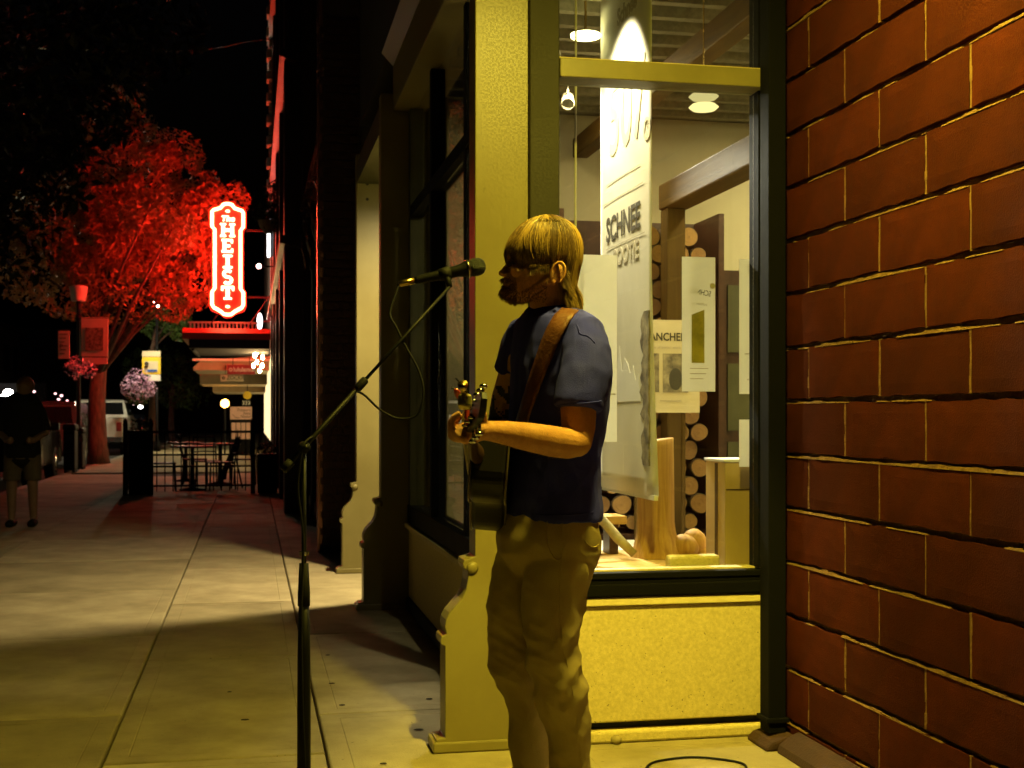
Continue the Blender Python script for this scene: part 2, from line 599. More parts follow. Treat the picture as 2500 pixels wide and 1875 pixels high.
def slab_mesh(w, l, m):
    """flat slab with a tooled border line and softened arrises"""
    b = MB()
    t = .075
    hw, hl = w / 2, l / 2
    # loops from outside bottom to inside top
    loops = []
    def loop(dx, z):
        return [(-hw + dx, -hl + dx, z), (hw - dx, -hl + dx, z), (hw - dx, hl - dx, z), (-hw + dx, hl - dx, z)]
    for dx, z in ((0, -.1), (0, -.007), (.003, -.002), (.007, 0), (t, 0), (t + .004, -.003), (t + .008, -.0005)):
        loops.append(loop(dx, z))
    b.grid([l_ for l_ in loops], close=True)
    n = len(b.v)
    b.f.append((n - 4, n - 3, n - 2, n - 1))
    return b.mesh("slab", m)


def lane(x0, x1, y_first, step, count, mats):
    meshes = [slab_mesh(x1 - x0 - .010, step - .010, M[q]) for q in mats]
    for i in range(count):
        s = bpy.data.objects.new("slab", meshes[(i * 7 + int(abs(x0) * 10)) % len(meshes)]); link(s)
        s.location = ((x0 + x1) / 2, y_first + step * (i + .5), random.uniform(-.0015, .0015))
        s.rotation_euler = (random.uniform(-.0006, .0006), random.uniform(-.0006, .0006), PI * (i % 2))
        adopt(s, sw)


lane(-3.76, -2.12, .7, 1.94, 14, ['concrete2', 'concrete'])
lane(-2.12, -.515, 1.55, 1.94, 13, ['concrete', 'concrete2', 'concrete3'])
lane(-.515, .265, .79, 1.94, 14, ['concrete3', 'concrete', 'concrete2'])
lane(.265, 1.10, -.53, 1.94, 15, ['concrete', 'concrete3'])
lane(1.10, 1.96, -.53, 1.71, 3, ['concrete3', 'concrete2'])
MB().box(-3.76, 1.1, 28.6, 90, -.1, 0).build("far_paving", M['concrete2'], sw)
# dark gum spots and a small pebble at the wall
for i, (px, py, rr) in enumerate([(598, 1758, .012), (810, 1669, .010), (835, 1722, .009), (1048, 1707, .010), (1022, 1782, .014), (936, 1865, .009), (800, 1600, .008), (560, 1690, .007)]):
    d = 1.22 * FPX / (py - 1015)
    p = W(px, py, d)
    g = MB().lathe([(rr, 0), (rr * .8, .0022), (rr * .3, .003)], (p.x, p.y, .0012), 9).build("gum_spot", M['joint'])
    g.data.transform(Matrix.Translation((p.x, p.y, 0)) @ Matrix.Diagonal((1.5, .9, 1, 1)) @ Matrix.Translation((-p.x, -p.y, 0)))
    tag(g, "small dark gum spot trodden into the pale sidewalk", "gum spot", "gum spots on the sidewalk")
p = W(1505, 1815, 4.75)
peb = MB().ell((p.x, p.y, .018), .022, .018, .018, nu=9, nv=6).build("pebble", M['branch'], smooth=True)
tag(peb, "small round pebble lying at the foot of the stone panel", "pebble")

# ================================================================== THE NEAR SHOP BUILDING
shop = empty("shop_building", (1.0, 4.6, 0), "corner shop with cream pilasters, display windows and a lit entrance recess", "building")
FIN = [(1.0, 0.0), (.655, 0.0), (.655, .046), (.687, .052), (.687, .385), (.672, .392), (.670, .405), (.674, .421), (.692, .428),
       (.686, .455), (.690, .48), (.703, .505), (.724, .53), (.748, .555), (.763, .585), (.770, .62), (.772, .655),
       (.757, .664), (.752, .680), (.757, .697), (.785, .704), (.797, .708), (.797, 3.25), (1.0, 3.25)]
for i, y0 in enumerate((4.59, 8.05, 9.96)):
    f = MB().prism(FIN, y0, y0 + .13, lambda u, v, w: (u, w, v)).build("pilaster", M['paint'], shop, bevel=.004)
    recalc(f)
    # rosette on the scroll end and raised edge strip
    ro = MB().lathe([(.020, 0), (.022, .006), (.014, .012), (.004, .014)], (.786, y0, .668), 16, Matrix.Rotation(PI / 2, 3, 'X')).build("rosette", M['paint'], f, smooth=True)
    fo = MB().box(.642, 1.0, y0 - .012, y0 + .142, 0, .038).build("plinth", M['paint'], f, bevel=.006)
    if i == 2:
        for zz in (3.02, 2.9):
            MB().lathe([(.012, 0), (.012, .004)], (.88, y0, zz), 12, Matrix.Rotation(PI / 2, 3, 'X')).build("bolt", M['black'], f)
# corner post beside the big window and window wall
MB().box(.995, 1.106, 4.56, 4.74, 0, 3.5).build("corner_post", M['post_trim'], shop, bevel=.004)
pan = MB().box(1.106, 1.95, 4.605, 4.76, .075, .509).build("stone_panel", M['stone'], shop, bevel=.006)
MB().prism([(4.592, .512), (4.765, .512), (4.765, .547), (4.61, .547), (4.598, .541)], 1.1065, 1.949, lambda u, v, w: (w, u, v)).build("stone_cap", M['stone_cap'], pan, bevel=.004)
MB().box(1.106, 1.949, 4.640, 4.76, .046, .0745).build("shadow_gap", M['black_matte'], pan)
MB().box(1.106, 1.949, 4.592, 4.76, 0, .0455).build("stone_base", M['stone'], pan, bevel=.01)
win = MB().box(1.1065, 1.949, 4.588, 4.69, .5475, .592).build("display_window", M['black_steel'], shop, bevel=.004)
MB().box(1.1065, 1.949, 4.600, 4.68, .5925, .610).build("sill_groove", M['black_steel'], win)
MB().box(1.1065, 1.949, 4.594, 4.68, .6105, .634).build("sill_bead", M['black_steel'], win, bevel=.003)
MB().box(1.1065, 1.949, 4.640, 4.70, .6345, .641).build("sill_strip", M['stone_cap'], win)
MB().box(1.1065, 1.949, 4.553, 4.685, 2.462, 2.532).build("transom", M['olive_trim'], win, bevel=.004)
MB().box(1.1065, 1.949, 4.568, 4.67, 2.5325, 2.538).build("transom_bead", M['stone_cap'], win)
MB().box(1.895, 1.949, 4.60, 4.69, .6415, 2.461).build("jamb", M['black_steel'], win)
MB().box(1.895, 1.949, 4.60, 4.69, 2.5385, 3.45).build("jamb", M['black_steel'], win)
MB().box(1.107, 1.894, 4.645, 4.651, .642, 2.461).build("pane", M['glass'], win)
MB().box(1.107, 1.894, 4.645, 4.651, 2.5385, 3.45).build("pane", M['glass'], win)
# street side: knee wall, sill and window between the first two pilasters
kw = MB().box(.972, 1.10, 4.722, 8.048, .08, .515).build("knee_wall", M['stone'], shop)
MB().box(.955, 1.10, 4.722, 8.048, 0, .0795).build("wall_base", M['black_matte'], kw, bevel=.006)
MB().box(.945, 1.10, 4.722, 8.048, .5155, .548).build("stone_cap", M['stone_cap'], kw, bevel=.005)
w2 = MB().box(.965, 1.08, 4.722, 8.048, .5485, .66).build("street_window", M['black_steel'], shop, bevel=.004)
for yy in (5.86, 7.02):
    MB().box(.972, 1.06, yy, yy + .06, .6605, 3.14).build("mullion", M['black_steel'], w2, bevel=.003)
MB().box(.972, 1.06, 7.96, 8.048, .6605, 3.14).build("jamb", M['dark_trim'], w2)
MB().box(.972, 1.06, 4.722, 4.78, .6605, 3.14).build("jamb", M['black_steel'], w2)
MB().box(.970, 1.062, 4.781, 7.959, 2.462, 2.53).build("transom", M['black_steel'], w2)
for (a, b) in ((4.781, 5.859), (5.921, 7.019), (7.081, 7.959)):
    MB().box(1.012, 1.018, a, b, .661, 2.461).build("pane", M['glass'], w2)
    MB().box(1.012, 1.018, a, b, 2.531, 3.139).build("pane", M['glass'], w2)
hd = MB().box(.872, 1.08, 4.722, 8.048, 3.1405, 3.42).build("header", M['paint'], shop, bevel=.006)
MB().prism([(.80, 3.50), (1.0, 3.50), (1.0, 3.421), (.872, 3.421)], 4.722, 8.048, lambda u, v, w: (u, w, v)).build("header_moulding", M['paint'], hd)
MB().box(.84, 6.0, -1.0, 10.10, 3.501, 8.5).build("upper_wall", M['dark_wall'], shop)
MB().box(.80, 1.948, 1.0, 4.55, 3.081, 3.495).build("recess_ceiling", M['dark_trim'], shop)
# doorway recess between second and third pilaster
MB().box(.905, 2.2, 8.181, 8.48, 0, 3.30).build("door_jamb", M['dark_trim'], shop)  # unseen jamb made this deep to trim the doorway light on the sidewalk
MB().box(1.001, 2.2, 9.965, 10.09, 0, 3.30).build("door_jamb", M['paint'], shop)
dr = MB().box(2.05, 2.10, 8.49, 9.96, 0, 2.3).build("door", M['timberz'], shop)
MB().box(2.035, 2.049, 8.62, 9.83, .3, 2.15).build("pane", M['car_glass'], dr)
MB().box(2.05, 2.10, 8.49, 9.96, 2.301, 3.2).build("door_transom", M['dark_trim'], shop)
MB().box(.86, 2.2, 8.485, 9.955, 3.20, 3.34).build("doorway_ceiling", M['paint'], shop)
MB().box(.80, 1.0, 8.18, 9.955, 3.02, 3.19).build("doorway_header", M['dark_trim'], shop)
# interior shell
MB().box(1.101, 5.6, 4.761, 8.0, -.15, -.02).build("shop_floor", M['timber'], shop)
MB().box(1.02, 5.6, 4.70, 8.0, 3.145, 3.28).build("shop_ceiling", M['ceiling'], shop)
MB().box(1.09, 5.6, 7.93, 8.03, -.02, 3.14).build("shop_back_wall", M['drywall'], shop)
MB().box(5.5, 5.6, 4.76, 7.92, -.02, 3.14).build("shop_side_wall", M['drywall'], shop)
MB().box(2.075, 5.5, 4.605, 4.755, -.02, 3.14).build("shop_front_wall", M['drywall'], shop)
plat = MB().box(1.101, 3.0, 4.765, 6.05, -.015, .61).build("display_platform", M['white_paint'], shop)
# ceiling ribs seen through the transom light
for i in range(14):
    y = 4.9 + i * .21
    MB().box(1.05, 5.4, y, y + .05, 3.09, 3.144).build("ceiling_rib", M['ceiling'], shop)

MB().box(1.31, 1.34, 5.90, 7.45, -.015, 3.14).build("display_divider", M['drywall'], shop)  # unseen panel added to keep shop light off the second pilaster
# lamps of the shop: recess downlight, doorway light, track lights
def spot_only(parent, loc, target, power, ang, col, blend=1.0, soft=.06):
    ld = bpy.data.lights.new("lamp_light", 'SPOT')
    ld.energy = power; ld.spot_size = ang; ld.spot_blend = blend; ld.color = col; ld.shadow_soft_size = soft
    lo = bpy.data.objects.new("lamp_light", ld); link(lo)
    lo.location = loc
    lo.rotation_euler = (Vector(target) - Vector(loc)).to_track_quat('-Z', 'Y').to_euler()
    adopt(lo, parent)


LX, LY, LZ = 1.13, 3.04, 3.06
lamp = empty("recess_downlight", (LX, LY, LZ + .02), "round glowing downlight in the entrance recess ceiling above the musician", "lamp")
MB().lathe([(.10, 0), (.10, -.012), (.078, -.016), (.075, -.004)], (LX, LY, LZ + .019), 32, cap=False).build("trim_ring", M['white_paint'], lamp, smooth=True)
MB().lathe([(.0001, 0), (.068, 0), (.068, -.003), (.0001, -.004)], (LX, LY, LZ + .004), 32, cap=False).build("diffuser", M['alcove_lamp'], lamp)
spot_only(lamp, (LX, LY, LZ - .005), (1.36, 4.44, 0), 520, R_(36), (1.0, .80, .085), .5, .03)
dl = empty("doorway_light", (1.30, 8.68, 3.2), "round ceiling light hidden in the doorway recess beyond the second pilaster", "lamp")
MB().lathe([(.085, 0), (.085, -.03), (.06, -.035)], (1.30, 8.68, 3.199), 24, cap=False).build("lamp_body", M['white_paint'], dl, smooth=True)
MB().lathe([(.0001, 0), (.06, 0), (.06, -.004), (.0001, -.005)], (1.30, 8.68, 3.170), 24, cap=False).build("diffuser", M['door_lamp'], dl)
spot_only(dl, (1.30, 8.68, 3.158), (1.05, 8.85, 0), 1080, R_(150), (1.0, .80, .42))
il = empty("disc_lamp", (1.478, 5.6, 2.935), "flat glowing disc lamp seen through the transom window left of the banner", "lamp")
MB().lathe([(.0001, 0), (.066, 0), (.068, .012), (.03, .02), (.0001, .021)], (1.478, 5.6, 2.930), 28, cap=False).build("disc", emit("disc_glow", (1, .93, .45), 14), il, smooth=True)
MB().tube([(1.478, 5.6, 2.95), (1.478, 5.6, 3.14)], .006, 6).build("stem", M['brass'], il)
for i, (x, y, lab) in enumerate([(2.75, 5.5, "flat round shop ceiling light over the display window"), (1.75, 6.75, "flat round shop ceiling light near the street window"), (3.6, 7.0, "flat round shop ceiling light deep inside the shop")]):
    l = empty("ceiling_light", (x, y, 3.09), lab, "lamp", "shop ceiling lights")
    MB().lathe([(.12, 0), (.12, -.03), (.10, -.04)], (x, y, 3.089), 24, cap=False).build("lamp_body", M['white_paint'], l, smooth=True)
    MB().lathe([(.0001, 0), (.10, 0), (.10, -.004), (.0001, -.005)], (x, y, 3.05), 24, cap=False).build("diffuser", M['shop_lamp_dim' if i == 1 else 'shop_lamp'], l)


def spot_light(x, y, z, target, power, ang, lab, col=(1, .88, .62)):
    r = empty("track_spot", (x, y, z), lab, "lamp", "track spots over the display")
    d = (Vector(target) - Vector((x, y, z))).normalized()
    q = d.to_track_quat('-Z', 'Y').to_matrix()
    MB().lathe([(.018, .10), (.034, .09), (.038, 0), (.034, -.002)], (x, y, z), 18, q, cap=False).build("lamp_can", M['white_paint'], r, smooth=True)
    MB().tube([(x, y, z + .03), (x, y, 3.10)], .007, 8).build("stem", M['chrome'], r)
    ld = bpy.data.lights.new("lamp_light", 'SPOT')
    ld.energy = power; ld.spot_size = ang; ld.spot_blend = .5; ld.color = col; ld.shadow_soft_size = .03
    lo = bpy.data.objects.new("lamp_light", ld); link(lo)
    lo.location = Vector((x, y, z)) + d * .01
    lo.rotation_euler = d.to_track_quat('-Z', 'Y').to_euler()
    adopt(lo, r)
    return r


spot_light(1.30, 5.10, 2.95, (1.55, 5.25, 2.40), 200, R_(95), "white track spot aimed at the hanging banner")
spot_light(1.40, 5.9, 2.92, (1.75, 5.1, .8), 240, R_(70), "white track spot aimed at the log stump display")

spot_light(1.72, 6.9, 2.95, (1.22, 4.7, 1.25), 800, R_(60), "white track spot aimed at the back of the window posters", (1, .94, .80))  # unseen lamp added to whiten the stand-in sheets and the musician's back

# steel post in the corner of the recess with its footing
pt = empty("steel_post", (1.88, 4.46, 0), "black steel post standing between the shop window and the red block wall", "post")
MB().box(1.862, 1.930, 4.42, 4.505, .05, 3.08).build("shaft", M['black_steel'], pt, bevel=.004)
for zz in (.09,):
    MB().box(1.852, 1.940, 4.41, 4.515, zz, zz + .018).build("clamp", M['black_steel'], pt, bevel=.003)
MB().prism([(1.825, 0), (1.945, 0), (1.945, .055), (1.90, .05), (1.85, .035), (1.83, .015)], 4.36, 4.55, lambda u, v, w: (u, w, v)).build("footing", M['dark_brick'], pt, bevel=.01)

# red-brown block wall at the right
bw = empty("block_wall", (1.95, 3.0, 0), "red brown block wall with ragged yellow mortar on the right", "wall")
BH, BL, Z0 = .1977, .5265, .088
bmesh_list = []
for v in range(6):
    rr = random.Random(100 + v)
    b = MB()
    ny, nz = 9, 5
    L2, H2 = (BL - .011) / 2, (BH - .020) / 2
    # front face with slightly wavy edges, then sides
    rows = []
    for i in range(nz + 1):
        row = []
        for j in range(ny + 1):
            y = -L2 + 2 * L2 * j / ny; z = -H2 + 2 * H2 * i / nz
            edge = (i in (0, nz)) or (j in (0, ny))
            dz = rr.uniform(-.0035, .0035) if i in (0, nz) else 0
            dy = rr.uniform(-.0012, .0012) if j in (0, ny) else 0
            x = (.0025 if edge else 0) + rr.uniform(-.0008, .0008)
            row.append((x, y + dy, z + dz))
        rows.append(row)
    b.grid(rows)
    n = ny + 1
    border = [(0 * n + j) for j in range(n)] + [(i * n + ny) for i in range(1, nz + 1)] + [nz * n + j for j in range(ny - 1, -1, -1)] + [i * n for i in range(nz - 1, 0, -1)]
    base = len(b.v)
    for k in border:
        x, y, z = b.v[k]; b.v.append((.09, y, z))
    m_ = len(border)
    for k in range(m_):
        b.f.append((border[k], base + k, base + (k + 1) % m_, border[(k + 1) % m_]))
    bmesh_list.append(b.mesh("block", M['block' if v % 2 else 'block2'], False))
mort = MB()
mort.box(1.974, 2.0, 1.2, 4.60, -.1, 3.44)
rm = random.Random(5)
for k in range(-1, 17):
    zc = Z0 + BH * (k + .5)
    off = 4.276 if k % 2 == 0 else 3.990
    ys = [off + BL * j for j in range(-6, 3)]
    for y in ys:
        yc = y + BL / 2
        if yc - BL / 2 > 4.58 or yc < 1.3: continue
        ob = bpy.data.objects.new("block", rm.choice(bmesh_list)); link(ob)
        sc = 1.0
        if yc + BL / 2 > 4.60:
            ya = 4.595; sc = (ya - (yc - BL / 2)) / BL; yc = (ya + yc - BL / 2) / 2
        ob.location = (1.95 + rm.uniform(-.0015, .0015), yc, zc + rm.uniform(-.001, .001)); ob.scale = (1, sc, 1)
        adopt(ob, bw)
        # flush vertical joint
        if y < 4.55:
            z = zc - BH / 2 + .008
            while z < zc + BH / 2 - .009:
                h = rm.uniform(.02, .05); z2 = min(z + h, zc + BH / 2 - .008)
                x = 1.9525 + rm.uniform(0, .0025); wv = rm.uniform(.0058, .0078)
                mort.box(x, 1.976, y - wv, y + wv, z, z2)
                z = z2
    # ragged mortar ledge in the bed joint under this course
    zj = Z0 + BH * k
    y = 1.2
    lump = rm.uniform(0, 9)
    while y < 4.59:
        l = rm.uniform(.012, .04)
        a = noise.noise((y * 2.3 + lump, k * 7.1, 0)) + .45 * noise.noise((y * 11 + lump, k * 3.3, 4))
        h = .003 + max(0, a) * .014
        if a > -.06:
            xf = 1.9495 - max(0, a) * .003 + rm.uniform(0, .0015)
            mort.add([(xf, y, zj - .0108), (xf, y + l, zj - .0108), (1.976, y + l, zj - .0108), (1.976, y, zj - .0108),
                      (xf + .002, y, zj - .0108 + h), (xf + .002, y + l, zj - .0108 + h * rm.uniform(.8, 1.2)), (1.976, y + l, zj - .0108 + h), (1.976, y, zj - .0108 + h)],
                     [(0, 4, 5, 1), (4, 7, 6, 5), (0, 1, 2, 3), (0, 3, 7, 4), (1, 5, 6, 2)])
        y += l
mo = mort.build("mortar", M['mortar'], bw)
MB().box(2.001, 2.07, 1.2, 4.60, -.1, 3.44).build("wall_core", M['dark_wall'], bw)

MB().prism([(1.86, 0), (1.949, 0), (1.949, .075), (1.91, .06), (1.87, .03)], 1.2, 4.35, lambda u, v, w: (u, w, v)).build("wall_footing", M['dark_brick'], bw, bevel=.008)

# ================================================================== DARK NEIGHBOUR HOUSES ALONG THE STREET
nb = empty("neighbour_building", (.8, 12, 0), "dark brick building with red rimmed cornice just past the cream pilasters", "building")
MB().box(.615, .99, 11.525, 12.1, 0, 6.2).build("pier", M['dark_mortar'], nb)
bk = MB().box(-.048, .048, -.05, .05, -.032, .032).mesh("brick", M['dark_brick'])
for r in range(64):
    for c in range(5):
        x = .595 + .05 + c * .104 - (.052 if r % 2 else 0)
        if x > .99 or x < .63: continue
        ob = bpy.data.objects.new("brick", bk); link(ob); ob.location = (x, 11.565, .04 + r * .0745); adopt(ob, nb)
MB().box(.575, .63, 11.52, 11.70, 0, 6.2).build("corner_strip", M['cornice'], nb, bevel=.01)
MB().box(.95, 6, 10.11, 16.0, 0, 9.0).build("wall", M['dark_wall'], nb)
for (z0, z1, xf) in ((3.72, 3.765, .585), (3.58, 3.61, .64), (3.86, 3.90, .69)):
    MB().prism([(xf, z0), (xf, z1 - .012), (xf + .015, z1), (.96, z1), (.96, z0)], 12.11, 15.98, lambda u, v, w: (u, w, v)).build("cornice", M['cornice'], nb)
for yy in (13.0, 14.3, 15.6):
    c = MB().lathe([(.085, 0), (.085, .25), (.06, .28), (.055, 2.95), (.075, 3.0), (.06, 3.08), (.085, 3.18), (.12, 3.3), (.12, 3.4)], (.76, yy, 0), 14).build("column", M['iron'], nb, smooth=True)
    MB().prism([(.66, 3.4), (.66, 3.48), (.61, 3.57), (.94, 3.57), (.94, 3.4)], yy - .06, yy + .06, lambda u, v, w: (u, w, v)).build("bracket", M['iron'], c)
    MB().tube([(.64, yy, 2.98), (.63, yy, 3.1), (.60, yy, 3.22), (.58, yy, 3.36)], .014, 8).build("scroll", M['cornice'], c, smooth=True)
for yy, zz in ((12.3, 2.5), (13.4, 2.4), (14.7, 2.5)):
    MB().box(.93, .949, yy, yy + .9, .6, zz).build("window", M['car_glass'], nb)

# the building that carries the neon sign
hb = empty("sign_building", (.5, 22, 0), "dark building carrying the red neon sign and a black canopy", "building")
MB().box(.62, 7, 16.01, 29.5, 0, 11.0).build("wall", M['dark_brick'], hb)
for yy in (16.2, 19.0, 21.9, 24.8, 27.6):
    MB().box(.40, .63, yy, yy + .45, 0, 9.6).build("pilaster", M['iron'], hb, bevel=.01)
for z0 in (3.3, 5.6, 8.8, 9.5):
    MB().prism([(.34, z0 + .06), (.34, z0 + .14), (.63, z0 + .22), (.63, z0)], 16.05, 29.4, lambda u, v, w: (u, w, v)).build("cornice", M['iron'], hb)
for yy in (16.9, 19.8, 22.6, 25.5):
    for zz in (.7, 3.9, 6.5):
        wd = MB().box(.57, .619, yy, yy + 1.7, zz, zz + 1.6).build("window", M['iron'], hb)
        MB().box(.555, .569, yy + .1, yy + 1.6, zz + .1, zz + 1.5).build("pane", M['car_glass'], wd)
# upper quoins that catch the red light
for i in range(26):
    zz = 5.4 + i * .22
    MB().box(.30 + .05 * (i % 2), .41, 26.4, 26.8, zz, zz + .17).build("quoin", M['cream_face'], hb)
can = empty("canopy", (-.4, 31, 2.72), "black canopy with a small white balustrade under the neon sign", "canopy")
MB().box(-1.36, .395, 29.2, 33.0, 2.72, 2.919).build("deck", M['black_matte'], can)
MB().prism([(29.12, 3.055), (29.2, 2.92), (33.0, 2.92), (33.0, 3.14), (29.26, 3.17)], -1.50, .55, lambda u, v, w: (w, u, v)).build("crown_moulding", M['sign_red'], can)  # the neon's red light on this edge is put into its colour
for i in range(18):
    x = -1.36 + i * .085
    MB().box(x, x + .036, 29.55, 29.60, 3.16, 3.30).build("baluster", M['white_paint'], can)
MB().box(-1.40, .2, 29.53, 29.62, 3.301, 3.335).build("balustrade_rail", M['white_paint'], can)
for x in (-1.0, -.15):
    MB().tube([(x, 29.4, 3.12), (x + .75, 29.4, 4.2)], .012, 6).build("tie_rod", M['iron'], can)
MB().tube([(-1.28, 29.4, 2.70), (-1.28, 32.8, 2.70)], .03, 8).build("gutter", M['black_matte'], can)

# --- neon sign
K = 1.33
SX, SY, SZ = -.525, 29.5, 4.73        # centre
neon = empty("neon_sign", (SX, SY, 3.45), "tall glowing red neon blade sign over the black canopy", "sign")
hw, hh = .200, .925
def outline(e):
    w = hw + e; wb = hw + .045 + e
    pts = [(0, hh + e), (.07, hh - .015 + e), (.115, hh - .075 + e), (wb - .02, hh - .115 + e), (wb, hh - .13), (wb, hh - .38), (w, hh - .43), (w, -hh + .43), (wb, -hh + .37), (wb, -hh + .16 - e * .3), (wb - .03, -hh + .12 - e), (.12, -hh + .06 - e), (.06, -hh + .01 - e), (0, -hh - e)]
    return pts + [(-x, z) for x, z in reversed(pts[1:-1])]
MB().prism(outline(.065), SY - .07, SY + .07, lambda u, v, w: (SX + u * K, w, SZ + v * K)).build("cabinet", M['sign_red'], neon, bevel=.01)
letters = {
    'H': [(-.100, -.050, -.112, .112), (.050, .100, -.112, .112), (-.05, .05, -.024, .024), (-.122, -.028, .085, .112), (.028, .122, .085, .112), (-.122, -.028, -.112, -.085), (.028, .122, -.112, -.085)],
    'E': [(-.080, -.027, -.112, .112), (-.100, .080, .080, .112), (-.100, .085, -.112, -.080), (-.03, .040, -.020, .020), (.055, .084, .048, .112), (.058, .088, -.112, -.048)],
    'I': [(-.028, .028, -.112, .112), (-.076, .076, .082, .112), (-.076, .076, -.112, -.082)],
    'T': [(-.029, .029, -.112, .112), (-.105, .105, .076, .112), (-.105, -.074, .035, .08), (.074, .105, .035, .08), (-.066, .066, -.112, -.084)],
}
zs = {'H': .49, 'E': .225, 'I': -.04, 'S': -.30, 'T': -.565}
for sgn in (-1, 1):
    s_ = 1 if sgn < 0 else -1
    yb = SY + sgn * .11
    pp = [Vector((SX + u * K, yb, SZ + v * K)) for u, v in outline(.012)]
    MB().tube(pp + [pp[0]], .034, 8, cap=False).build("neon_tube", M['neon_border' if sgn < 0 else 'neon_back'], neon, smooth=True)
    for ch in "HEIST":
        zc = zs[ch]
        if ch == 'S':
            pth = []
            for t in range(25):
                a = t / 24
                if a < .5:
                    th = R_(35) + (R_(270) - R_(35)) * (a / .5); c = .054
                else:
                    th = R_(90) - R_(235) * ((a - .5) / .5); c = -.054
                pth.append(Vector((SX + .064 * math.cos(th) * s_ * K, yb, SZ + (zc + c + .054 * math.sin(th)) * K)))
            MB().tube(pth, .031, 10).build("letter", M['neon' if sgn < 0 else 'neon_back'], neon, smooth=True)
        else:
            b = MB()
            for k, (x0, x1, z0, z1) in enumerate(letters[ch]):
                b.box(SX + min(s_ * x0, s_ * x1) * K, SX + max(s_ * x0, s_ * x1) * K, yb - .012 - .0007 * k, yb + .012 + .0007 * k, SZ + (zc + z0) * K, SZ + (zc + z1) * K)
            b.build("letter", M['neon' if sgn < 0 else 'neon_back'], neon)
    write("letter", "The", .17, (SX, yb, SZ + .68 * K), (s_, 0, 0), (0, 0, 1), M['neon'], neon, extrude=.012, bold=.004, shear=.2, sx=1.1)
    for dz in (.81, -.80):
        MB().ell((SX, yb, SZ + dz * K), .05, .02, .03, nu=12, nv=8).build("finial_dot", M['neon_border'], neon)
for zz in (3.9, 5.4):
    MB().tube([(SX + .2, SY, zz), (.60, SY, zz)], .022, 8).build("bracket_arm", M['iron'], neon)

# ================================================================== THINGS IN THE SHOP WINDOW
# hanging banner, parallel to the street
BX = 1.549
ban = empty("hanging_banner", (BX, 5.22, .9), "long pale fabric banner with dark lettering hanging inside the shop window", "banner")
rows = []
for i in range(31):
    z = .90 + 2.2 * i / 30
    row = []
    for j in range(19):
        t = j / 18
        y = 5.60 - .75 * t
        x = BX + .0008 * math.sin(t * 5 + z * 1.3) + (.03 * (t - .9) / .1 if t > .9 else 0) * max(0, 1 - (z - .9) / .9) * .8
        row.append((x, y - .02 * max(0, 1 - (z - .9) / .5) * t, z))
    rows.append(row)
b = MB(); b.grid(rows)
cl = b.build("cloth", M['banner'], ban, smooth=True)
sm = cl.modifiers.new("solid", 'SOLIDIFY'); sm.thickness = .0012
MB().box(BX + .006, BX + .022, 4.832, 5.60, .885, .905).build("bottom_bar", M['white_paint'], ban)
wr = lambda nm, s, size, y, z, m, sx=1.0, sh=0.0: write(nm, s, size, (BX - .0028, y, z), (0, -1, 0), (0, 0, 1), m, ban, extrude=.0008, sx=sx, shear=sh, bold=.003)
wr("lettering", "SCHNEE", .150, 5.245, 2.035, M['ink'], .92)
wr("lettering", "507", .46, 5.19, 2.50, M['ink2'], .78)
wr("lettering", "®", .12, 4.90, 2.36, M['ink2'])
wr("lettering", "BOOTIE", .105, 5.20, 1.90, M['ink2'])
wr("lettering", "Schnee", .10, 5.18, 2.93, M['ink2'])
for k, (z, a, bb) in enumerate(((2.16, 5.55, 4.95), (2.24, 5.5, 5.0), (1.955, 5.5, 4.93))):
    MB().box(BX - .0030, BX - .0022, bb, a, z, z + .004).build("rule", M['ink2'], ban)
rp = random.Random(3)
pts = []
for i in range(22):
    z = 1.02 + .62 * i / 21
    pts.append((4.965 + rp.uniform(-.03, .035), z))
pts2 = [(4.873 + rp.uniform(-.004, .008), 1.64 - .62 * i / 21) for i in range(22)]
MB().prism(pts + pts2, BX + .0030, BX - .0035, lambda u, v, w: (w, u, v)).build("dark_print", M['greyprint'], ban)
pk = [(5.56, 1.28)]
for i in range(14):
    pk.append((5.53 - i * .04, 1.36 + .16 * abs(math.sin(i * 1.3)) * (1 - abs(i - 6) / 9)))
pk += [(4.985, 1.28)]
MB().prism(pk, BX - .0015, BX - .0026, lambda u, v, w: (w, u, v)).build("mountain_print", M['white_paint'], ban)

# translucent mirrored sheets standing in for posters reflected in the pane
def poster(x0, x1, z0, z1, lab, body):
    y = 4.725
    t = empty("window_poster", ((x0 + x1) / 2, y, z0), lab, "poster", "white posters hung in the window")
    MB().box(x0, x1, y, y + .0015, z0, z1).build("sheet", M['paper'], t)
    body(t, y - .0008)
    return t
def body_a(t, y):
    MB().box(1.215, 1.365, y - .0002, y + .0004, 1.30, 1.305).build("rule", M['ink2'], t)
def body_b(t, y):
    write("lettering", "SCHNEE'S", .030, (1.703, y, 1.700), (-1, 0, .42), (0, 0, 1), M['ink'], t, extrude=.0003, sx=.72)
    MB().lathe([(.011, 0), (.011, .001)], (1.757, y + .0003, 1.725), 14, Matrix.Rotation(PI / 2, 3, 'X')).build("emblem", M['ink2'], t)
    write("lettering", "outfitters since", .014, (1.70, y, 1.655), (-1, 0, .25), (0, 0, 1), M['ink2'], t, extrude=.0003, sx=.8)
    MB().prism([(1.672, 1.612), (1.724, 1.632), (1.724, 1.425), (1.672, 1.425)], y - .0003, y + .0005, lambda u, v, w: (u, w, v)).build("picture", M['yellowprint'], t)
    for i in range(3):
        MB().box(1.665, 1.74 - .01 * i, y - .0002, y + .0004, 1.402 - i * .02, 1.405 - i * .02).build("rule", M['ink2'], t)
